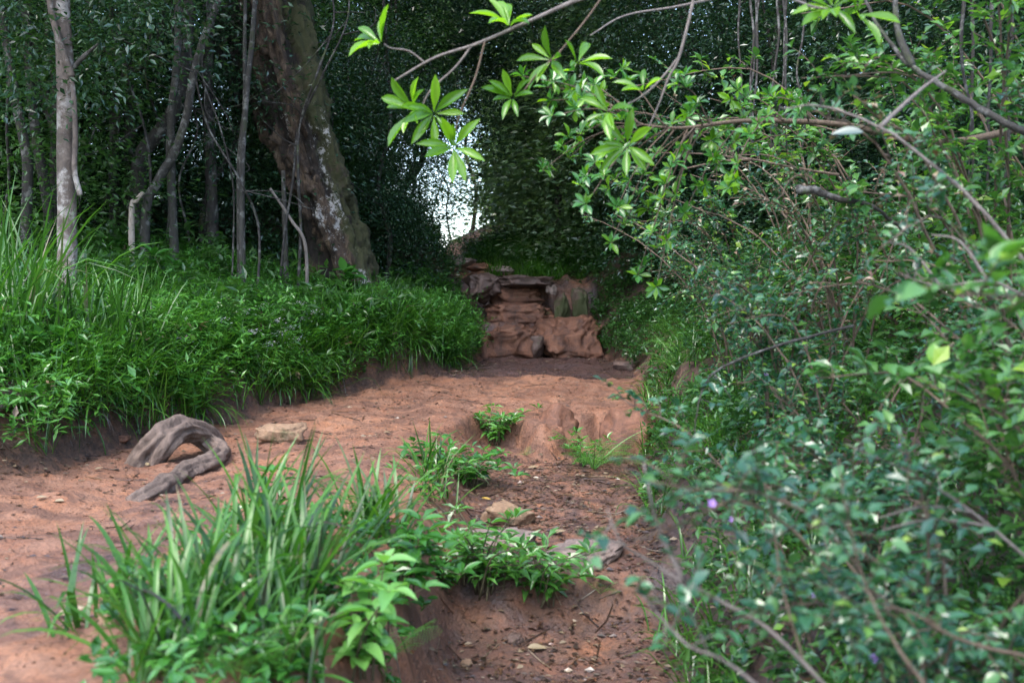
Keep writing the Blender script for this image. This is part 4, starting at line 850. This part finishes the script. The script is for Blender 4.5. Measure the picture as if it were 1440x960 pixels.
# ------------------------------------------------------------------ trees
bk = thing('leaning_tree', (at(500, 400, 13.2)[0], 13.2, hz(at(500, 400, 13.2)[0], 13.2)), 'thick old leaning tree with mossy lichen covered bark', 'tree')
B0 = np.array(bk.location); YT = 13.2
TP = [B0 + [.2, 0, -.2], at(488, 385, YT), at(463, 310, YT), at(443, 240, YT), at(419, 170, YT), at(399, 90, YT), at(384, 0, YT), at(352, -160, YT), at(340, -360, YT - .3)]
P2, r2 = spline(TP, 220, [.38, .34, .32, .32, .34, .34, .32, .30, .26])
V, T_, Q = tube(P2, r2, 120)
n_, sd = 220, 120; ang = np.tile(np.arange(sd) / sd * 6.283, n_); Lz = np.repeat(np.linspace(0, 7, n_), sd); cen = np.repeat(P2, sd, 0); dv = unit(V[:-2] - cen)
ca_, sa_ = np.cos(ang), np.sin(ang)
ridge = np.abs(fbm(ca_ * 4 + Lz * .3, sa_ * 4, Lz * .55 + 4, 4)); plate = fbm(ca_ * 2 + 7, sa_ * 2, Lz * 1.1, 5)
dsp = .2 * fbm(ca_ * 1.3, sa_ * 1.3, Lz * .8, 3) + .2 * (ridge - .2) + .09 * fbm(ca_ * 9, sa_ * 9, Lz * 6, 4) + .12 * (np.abs(fbm(ca_ * 7 + 3, sa_ * 7, Lz * 2.2, 4)) - .2) + .12 * sm((plate - .0) / .03)
V[:-2] += dv * (dsp * .8 - .05)[:, None]
me = mk('trunk', V - B0, [T_, Q], True)
nf = fbm(ca_ * 2.5, sa_ * 2.5, Lz * 1.6 + 11, 4)
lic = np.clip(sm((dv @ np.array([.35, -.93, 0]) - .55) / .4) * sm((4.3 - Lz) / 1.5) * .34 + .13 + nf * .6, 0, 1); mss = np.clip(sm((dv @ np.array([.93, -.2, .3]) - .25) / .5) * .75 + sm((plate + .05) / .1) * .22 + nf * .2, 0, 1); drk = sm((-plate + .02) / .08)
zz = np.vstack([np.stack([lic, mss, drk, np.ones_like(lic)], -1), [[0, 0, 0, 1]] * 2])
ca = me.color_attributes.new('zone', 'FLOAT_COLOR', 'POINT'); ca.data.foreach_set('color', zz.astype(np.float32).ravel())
m, t, b, out = nodes('old bark plates'); tc = t.nodes.new('ShaderNodeTexCoord'); v = tc.outputs['Object']
mp = t.nodes.new('ShaderNodeMapping'); mp.inputs['Scale'].default_value = (1, 1, .35); mp.inputs['Rotation'].default_value = (0, .3, 0); t.links.new(v, mp.inputs[0])
za = t.nodes.new('ShaderNodeAttribute'); za.attribute_name = 'zone'; sep = t.nodes.new('ShaderNodeSeparateColor'); t.links.new(za.outputs['Color'], sep.inputs[0])
n1 = noise(t, 13, 9, .75, mp.outputs[0], .5); n2 = noise(t, 16, 8, .8, v); n3 = noise(t, 7, 8, .75, v)
c = ramp(t, n1, [(.34, (.008,.005,.004)), (.5, (.045,.028,.017)), (.62, (.13,.09,.056))]).outputs[0]
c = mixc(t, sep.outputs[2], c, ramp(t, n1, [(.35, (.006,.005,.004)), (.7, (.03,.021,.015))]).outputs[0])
c = mixc(t, ramp(t, math_(t, 'ADD', sep.outputs[1], math_(t, 'MULTIPLY', math_(t, 'SUBTRACT', n3, .5), 1.8)), [(.62, (0,0,0)), (.82, (1,1,1))]).outputs[0], c, mixc(t, n2, (.014,.018,.005), (.055,.058,.016)))
c = mixc(t, ramp(t, math_(t, 'ADD', sep.outputs[0], math_(t, 'MULTIPLY', math_(t, 'SUBTRACT', n2, .5), 1.9)), [(.6, (0,0,0)), (.72, (1,1,1))]).outputs[0], c, (.33,.325,.31))
t.links.new(c, b.inputs['Base Color']); b.inputs['Roughness'].default_value = .85; bump(t, b, math_(t, 'ADD', n1, math_(t, 'MULTIPLY', n2, .5)), 1, .04)
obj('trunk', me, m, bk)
def bpart(nm, pts, rad, mt, sides=14, rough=.4):
    P_, r_ = spline([at(*q) for q in pts], len(pts) * 14, rad); obj(nm, MB().add(*tube(P_, r_, sides, rough, 2.2, 3)).mesh(nm, True, B0), MAT[mt], bk)
bpart('limb', [(440, 260, 13.75), (395, 170, 13.8), (355, 90, 13.85), (325, 10, 13.9), (290, -120, 14)], [.22, .27, .28, .26, .22], 'bark_dark', 20)
bpart('limb', [(375, -150, 13.2), (480, -230, 12.6), (620, -330, 12), (760, -380, 11.5)], [.2, .16, .12, .08], 'bark_dark')
bpart('limb', [(345, -330, 12.9), (300, -450, 12), (250, -560, 11)], [.22, .16, .1], 'bark_dark')
# crowns
def crown_mesh(seed, shape, ncl, per, leaf, wr=.42, cr=.32):
    r = np.random.default_rng(seed); c_ = []
    while len(c_) < ncl:
        q = r.uniform(-1, 1, 3)
        if np.linalg.norm(q) < 1 and fbm(*[np.array([k * 1.7 + seed]) for k in q], 2)[0] > -.15: c_.append(q * shape)
    c_ = np.array(c_); n = ncl * per; cc = np.repeat(c_, per, 0)
    off = r.normal(0, 1, (n, 3)) * cr * [1, 1, .55]; pos = cc + off
    d = unit(off * [1, 1, .4] + r.normal(0, .15, (n, 3)) + [0, 0, -.08]); nn = unit(r.normal(0, .45, (n, 3)) + [0, 0, 1]); s_ = leaf * r.uniform(.6, 1.25, n)
    mb = MB(); scatter(mb, L2, pos, frames(d, nn), s_ * wr, s_); return mb.mesh('crown'), c_
CR = [crown_mesh(900 + k, np.array([1.5, 1.5, 2.6]), 230, 75, .075, .42, .25) for k in range(5)]
CRB = [m_[0].copy() for m_ in CR[:2]]
for m_, _ in CR: m_.materials.append(MAT['wood_leaf'])
for m_ in CRB: m_.materials.append(MAT['wood_leaf_light'])
CRF = crown_mesh(970, np.array([1.6, 1.6, 2.4]), 150, 60, .14, .5, .33)[0]; CRF.materials.append(MAT['hazed_leaf'])
CRL = crown_mesh(950, np.array([3.4, 3.4, 1.1]), 420, 60, .10); CRL[0].materials.append(MAT['wood_leaf'])
c_ = obj('crown', CRL[0], None, bk); c_.location = Vector(at(330, -430, 11.5) - B0)
c_ = obj('crown', CRL[0], None, bk); c_.location = Vector(at(700, -480, 13.5) - B0); c_.rotation_euler.z = 2
def wood_tree(x_, y_, k, label, group, cz=3.2, sc=1.0, trad=.06, mt='bark_dark', light=False, bend=.5, top=5.5, low=True, crown=None):
    r = np.random.default_rng(1000 + k); zb = hz(x_, y_); t_ = thing('woodland_tree', (x_, y_, zb), label, 'tree', group)
    b_ = np.zeros(3); P_ = [b_ - [0, 0, .15]]
    for q in range(1, 6): P_.append(np.array([r.normal(0, bend * .35) , r.normal(0, bend * .35), top * q / 5]))
    P2, r2 = spline(P_, 36, np.linspace(trad, trad * .45, 6)); obj('trunk', MB().add(*tube(P2, r2, 9, .3, k, 4)).mesh('trunk', True), MAT[mt], t_)
    cm, cs = CR[k % 5]; off = np.array([0, 0, cz]); rz = r.uniform(0, 6.28)
    for q in range(5):
        s_ = P2[int(r.uniform(10, 34))]; e = cs[r.integers(len(cs))] * sc * .8 + off; Q_ = spline([s_, (s_ + e) / 2 + r.normal(0, .2, 3), e], 14); obj('limb', MB().add(*tube(Q_, np.linspace(trad * .4, .008, 14), 6)).mesh('limb', True), MAT[mt], t_)
    o = obj('crown', crown if crown else CRB[k % 2] if light else cm, None, t_, Matrix.LocRotScale(Vector(off), Euler((0, 0, rz)), Vector((sc, sc, sc))))
    if low: obj('crown', crown if crown else CR[(k + 2) % 5][0] if not light else CRB[k % 2], None, t_, Matrix.LocRotScale(Vector((r.normal(0, .3), r.normal(0, .3), cz - 2.0 * sc)), Euler((0, 0, rz + 2)), Vector((sc, sc, sc * .8))))
    return t_
k = 0
def ordl(L):
    o = sorted(range(len(L)), key=lambda q: L[q][0] / L[q][1]); return {q: ORD[n_] for n_, q in enumerate(o)}
LEFT = [(-3.3, 12.2), (-4.6, 11.0), (-5.8, 12.3), (-4.9, 13.6), (-3.4, 14.8), (-6.8, 10.6), (-7.2, 14.2), (-5.6, 15.6), (-2.6, 17.0), (-4.4, 17.6), (-8.4, 12.2), (-6.9, 17.2), (-9.4, 15.2)]
LEFT = [(x_ * 1.08, y_ + 1.3) for x_, y_ in LEFT]
o_ = ordl(LEFT)
for q_, (x_, y_) in enumerate(LEFT):
    wood_tree(x_, y_, k, o_[q_] + ' dark tree from the left in the wood behind the herb bank', 'trees in the left wood', 3.6 + .35 * (k % 3), 1.0 + .12 * (k % 2), .05 + .02 * (k % 3), light=(k % 3 == 1)); k += 1
MID = [(-1.75, 15.4, 2.2, .62), (-2.0, 17.2, 2.4, .8), (-2.6, 19.6, 2.6, .9), (-3.6, 21.5, 3.2, 1.1)]
o_ = ordl(MID)
for q_, (x_, y_, cz, sc) in enumerate(MID): wood_tree(x_, y_, k, o_[q_] + ' bushy tree from the left between leaning trunk and upper path', 'bushy trees left of the steps', cz, sc, .04, top=4, light=q_ >= 1); k += 1
RIGHT = [(2.3, 15.0, 2.9, .85), (1.7, 17.6, 3.0, .85), (3.3, 13.4, 3.2, 1.0), (4.6, 11.6, 3.4, 1.1), (2.7, 17.4, 3.2, 1.1), (4.2, 15.4, 3.6, 1.2), (5.8, 13.2, 3.4, 1.2), (5.0, 9.6, 3.2, 1.1), (3.9, 18.4, 3.6, 1.3), (6.4, 16.5, 3.6, 1.3), (1.0, 19.8, 3.3, .95), (6.2, 7.8, 3.4, 1.1), (4.3, 7.6, 3.4, .9)]
o_ = ordl(RIGHT)
for q_, (x_, y_, cz, sc) in enumerate(RIGHT): wood_tree(x_, y_, k, o_[q_] + ' dark leafy tree from the left on the bank behind the shrubs', 'trees on the right bank', cz, sc, .05, light=q_ in (1, 10, 8, 4), crown=CRF if q_ in (1, 10) else None); k += 1  # two crowns wear the leaf colour lightened for haze
FAR = [(1.0, 23.0, 3.0, .9), (.45, 25.5, 2.9, .85), (.35, 29, 2.9, 1.0), (2.3, 26, 3.2, 1.2), (-4.4, 26.5, 2.8, 1.0), (-6.0, 30, 2.8, 1.2), (1.4, 34, 3.0, 1.3), (-1.0, 28, 6.9, 1.0), (-2.6, 30, 7.2, 1.1), (-5.2, 33, 3.4, 1.1), (.6, 37, 3.4, 1.2)]
CRS = crown_mesh(980, np.array([1.0, 1.0, 1.6]), 26, 40, .13, .45, .28)[0]; CRS.materials.append(MAT['hazed_leaf'])
for q_, (x_, y_, sc_) in enumerate([(-1.55, 29.5, .8), (-2.2, 33, 1.0)]):
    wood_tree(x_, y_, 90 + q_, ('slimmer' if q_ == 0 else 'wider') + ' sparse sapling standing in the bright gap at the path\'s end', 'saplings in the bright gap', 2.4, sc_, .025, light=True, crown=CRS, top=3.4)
o_ = ordl(FAR)
for q_, (x_, y_, cz, sc) in enumerate(FAR): wood_tree(x_, y_, k, o_[q_] + ' haze-paled green tree from the left around the bright gap', 'light trees by the bright gap', cz, sc, .05, light=True, crown=CRF); k += 1
OVER = [(-.9, 18.6, 5.2, 1.0), (.7, 17.6, 5.3, 1.1), (-2.3, 18.2, 5.0, 1.2), (1.3, 15.8, 5.4, 1.0), (-.98, 19.2, 3.5, .72), (-1.7, 20.6, 3.9, .8), (-.3, 19.6, 3.6, .8)]
o_ = ordl(OVER)
for q_, (x_, y_, cz, sc) in enumerate(OVER):
    xs_ = x_ + (1.6 if x_ > -.95 else -.6); t_ = wood_tree(xs_, y_, k, o_[q_] + ' tall tree from the left whose crown closes over the path', 'trees arching over the path', cz, sc, .07, top=cz, low=False); k += 1
    for c_ in t_.children:
        if c_.name.startswith('crown'): c_.location.x += x_ - xs_
# far-off wood that reads as one mass
r = np.random.default_rng(55); mb = MB()
def mass(n, fx, leaf):
    P_ = fx(n); P_ = P_[fbm(P_[:, 0] * .55, P_[:, 1] * .55, P_[:, 2] * .7, 3) > -.02]; n = len(P_); cc = P_[r.integers(0, n, n)]
    nn = unit(r.normal(0, .5, (n, 3)) + [0, 0, 1]); s_ = leaf * r.uniform(.6, 1.2, n); scatter(mb, L2, P_, frames(rdir(n, r) * [1, 1, .5], nn), s_ * .45, s_)
def ring(n):
    th = r.uniform(-1.15, 1.15, n); d = r.uniform(20, 34, n); x_, y_ = np.sin(th) * d, np.cos(th) * d; z_ = height(x_, y_, False) + r.random(n) ** 1.1 * 9.5
    u_ = x_ / y_; gap = (u_ > -.28) & (u_ < .18); return np.stack([x_, y_, z_], -1)[~gap]
mass(170000, ring, .17)
def ring2(n):
    P_ = ring(n); P_[:, :2] *= 1.45; P_[:, 2] = height(P_[:, 0], P_[:, 1], False) + r.random(len(P_)) ** 1.1 * 14; u_ = P_[:, 0] / P_[:, 1]; return P_[~((u_ > -.095) & (u_ < -.03))]
mass(110000, ring2, .34)
for q in range(60):
    th = r.uniform(-1.0, 1.0); d = r.uniform(19, 30); x_, y_ = math.sin(th) * d, math.cos(th) * d
    if -.28 < x_ / y_ < .18: continue
    zb = hz(x_, y_); mb.add(*tube(spline([(x_, y_, zb - .2), (x_ + r.normal(0, .2), y_, zb + 3), (x_ + r.normal(0, .4), y_, zb + 8)], 10), np.linspace(r.uniform(.06, .14), .04, 10), 6))
obj('far_forest', mb.mesh('far_forest'), MAT['wood_leaf'], kind='stuff', label='dark mass of woodland far behind the path', cat='forest')
# thin stems traced in the left wood
pt = thing('pale_tree', (at(95, 400, 9.4)[0], 9.4, hz(at(95, 400, 9.4)[0], 9.4)), 'slim pale barked tree rising behind the iris clumps', 'tree'); PB = np.array(pt.location)
def ppart(nm, pts, rad, mt, sides=14, rough=.12):
    P_, r_ = spline([PB + [0, 0, -.1] if q is None else at(*q) for q in pts], len(pts) * 10, rad); obj(nm, MB().add(*tube(P_, r_, sides, rough, 5.5, 6)).mesh(nm, True, PB), MAT[mt], pt); return P_
ppart('trunk', [None, (95, 400, 9.4), (94, 300, 9.4), (93, 210, 9.4), (92, 110, 9.4), (86, 0, 9.4), (80, -120, 9.4), (90, -300, 9.4)], [.095, .085, .076, .074, .07, .066, .06, .05], 'bark_pale', 20)
ppart('limb', [(101, 108, 9.33), (88, 70, 9.3), (74, 25, 9.3), (66, -20, 9.3), (55, -80, 9.3)], [.03, .028, .025, .022, .02], 'bark_pale', 10)
ppart('limb', [(113, 275, 9.32), (105, 240, 9.3), (106, 190, 9.3), (104, 140, 9.3), (100, 105, 9.33)], [.022, .022, .022, .02, .018], 'bark_pale', 10)
ppart('broken_branch', [(100, 98, 9.35), (118, 80, 9.3), (138, 62, 9.25)], [.02, .02, .008], 'bark_grey', 9, .5)
c_ = obj('crown', CR[1][0], None, pt); c_.location = Vector(at(80, -260, 9.6) - PB)
SAP = [([(205, 300, 11.6), (222, 255, 11.6), (245, 215, 11.6), (262, 165, 11.6), (270, 115, 11.6), (285, 60, 11.6), (308, 0, 11.6), (330, -70, 11.6)], .045, 'bark_grey', 'wavy grey stem curving upward beside the leaning tree'),
    ([(246, 375, 11.8), (243, 300, 11.8), (240, 220, 11.8), (242, 150, 11.8), (250, 60, 11.8), (248, -60, 11.8)], .045, 'bark_grey', 'straight lichen spotted stem crossing the wavy grey one'),
    ([(341, 372, 11.4), (340, 300, 11.4), (341, 220, 11.4), (347, 130, 11.4), (355, 50, 11.4), (362, -60, 11.4)], .03, 'bark_grey', 'slender grey sapling just in front of the leaning trunk'),
    ([(336, 240, 11.6), (344, 150, 11.6), (344, 60, 11.6), (346, -60, 11.6)], .022, 'bark_grey', 'thin vine twisting beside the slender sapling'),
    ([(192, 290, 12.5), (200, 220, 12.5), (230, 180, 12.5), (250, 140, 12.5), (262, 60, 12.5), (268, -60, 12.5)], .085, 'bark_dark', 'dark slanting trunk behind the wavy grey stem'),
    ([(160, 230, 12.8), (163, 140, 12.8), (178, 105, 12.8), (205, 88, 12.8), (225, 60, 12.8), (230, -50, 12.8)], .05, 'bark_dark', 'dark trunk looping like a hook behind the pale tree'),
    ([(180, 115, 13), (150, 80, 13), (132, 50, 13), (122, -40, 13)], .06, 'bark_grey', 'grey limb leaning away from the hooked dark trunk'),
    ([(68, 300, 11.5), (52, 200, 11.5), (42, 110, 11.5), (36, 0, 11.5), (30, -80, 11.5)], .05, 'bark_dark', 'crooked dark trunk behind the pale tree toward the picture\'s edge'),
    ([(36, 330, 11), (38, 230, 11), (22, 140, 11), (10, 60, 11), (-5, -50, 11)], .05, 'bark_dark', 'dark trunk at the picture\'s edge behind the iris clumps'),
    ([(402, 375, 12.2), (400, 300, 12.2), (398, 240, 12.2)], .03, 'bark_grey', 'short dead stem standing below the leaning trunk'),
    ([(430, 350, 12), (410, 310, 12), (380, 265, 12)], .018, 'twig', 'thin dry stick propped against the leaning trunk'),
    ([(72, 360, 12), (76, 260, 12), (80, 150, 12), (70, 50, 12), (72, -50, 12)], .06, 'bark_dark', 'dark trunk directly behind the pale tree'),
    ([(300, 380, 13), (297, 250, 13), (292, 120, 13), (300, -40, 13)], .07, 'bark_dark', 'dark upright trunk between wavy stem and leaning tree'),
    ([(185, 300, 11.5), (192, 282, 11.5), (202, 270, 11.5)], .028, 'white_wood', 'broken stub with a pale torn end')]
MAT['white_wood'] = bark_mat('torn wood', (.25,.2,.16), (.5,.42,.36), 20)
for j, (pts, rad, mt, lab) in enumerate(SAP):
    p0 = at(*pts[0]); g = np.array([p0[0], p0[1], hz(p0[0], p0[1])]); t_ = thing('forest_stem', g, lab, 'tree stem')
    P_ = [g - [0, 0, .1]] if p0[2] - g[2] > .1 else []; P_ += [at(*q) for q in pts]; P2, r2 = spline(P_, len(P_) * 9, np.linspace(rad * 1.15, rad * .75, len(P_)))
    obj('stem', MB().add(*tube(P2, r2, 10, .3, j, 6)).mesh('stem', True, g), MAT[mt], t_)
# thin tangled stems in the left wood
r = np.random.default_rng(67)
for j in range(13):
    px = 8 + j * 34 + r.uniform(-9, 9); Yk = r.uniform(10.8, 13.2); x0 = r.normal(0, 22); p0 = at(px, 330, Yk); g = np.array([p0[0], p0[1], hz(p0[0], p0[1]) - .05])
    P_ = [g] + [at(px + x0 * q * .6 + r.normal(0, 9), 330 - q * 75, Yk + r.normal(0, .15)) for q in range(0, 6)]
    t_ = thing('thin_stem', g, ORD[j] + ' thin twisted stem from the left in the dark left wood', 'tree stem', 'thin stems in the left wood')
    P2 = spline(P_, 44); rad = r.uniform(.010, .022); obj('stem', MB().add(*tube(P2, np.linspace(rad, rad * .5, 44), 7, .35, j, 8)).mesh('stem', True, g), MAT['bark_dark'], t_)
    for q in range(3):
        s_ = P2[int(r.uniform(10, 38))]; d = unit(r.normal(0, 1, 3) * [1, .5, .8]); e = s_ + d * r.uniform(.4, 1.0); Q_ = spline([s_, (s_ + e) / 2 + r.normal(0, .08, 3), e], 12); obj('twig', MB().add(*tube(Q_, np.linspace(rad * .5, .003, 12), 5)).mesh('twig', True, g), MAT['bark_dark'], t_)
# hanging dry vines on the right
r = np.random.default_rng(66)
for j in range(12):
    px = 1040 + j * 13 + r.uniform(-8, 8) if j < 8 else 1345 + (j - 8) * 26; Yk = r.uniform(7.6, 9.6) if j < 8 else r.uniform(5.5, 6.5); x0 = r.normal(0, 10)
    P_ = [at(px + x0 * q * .4 + r.normal(0, 3), -60 + q * 55, Yk) for q in range(6 if j < 8 else 7)]
    t_ = thing('hanging_vine', P_[-1], ORD[j if j < 8 else j - 8] + ' dry vine from the left hanging above the ' + ('sticks and shrubs' if j < 8 else 'slanting limb'), 'vine', 'dry hanging vines')
    P2 = spline(P_, 40); obj('stem', MB().add(*tube(P2, np.linspace(.011, .006, 40), 6, .3, j, 8)).mesh('stem', True, P_[-1]), MAT['bark_dark'], t_)
print('objects', len(bpy.data.objects), 'tris', sum(len(m_.loops) - 2 * len(m_.polygons) for m_ in bpy.data.meshes))
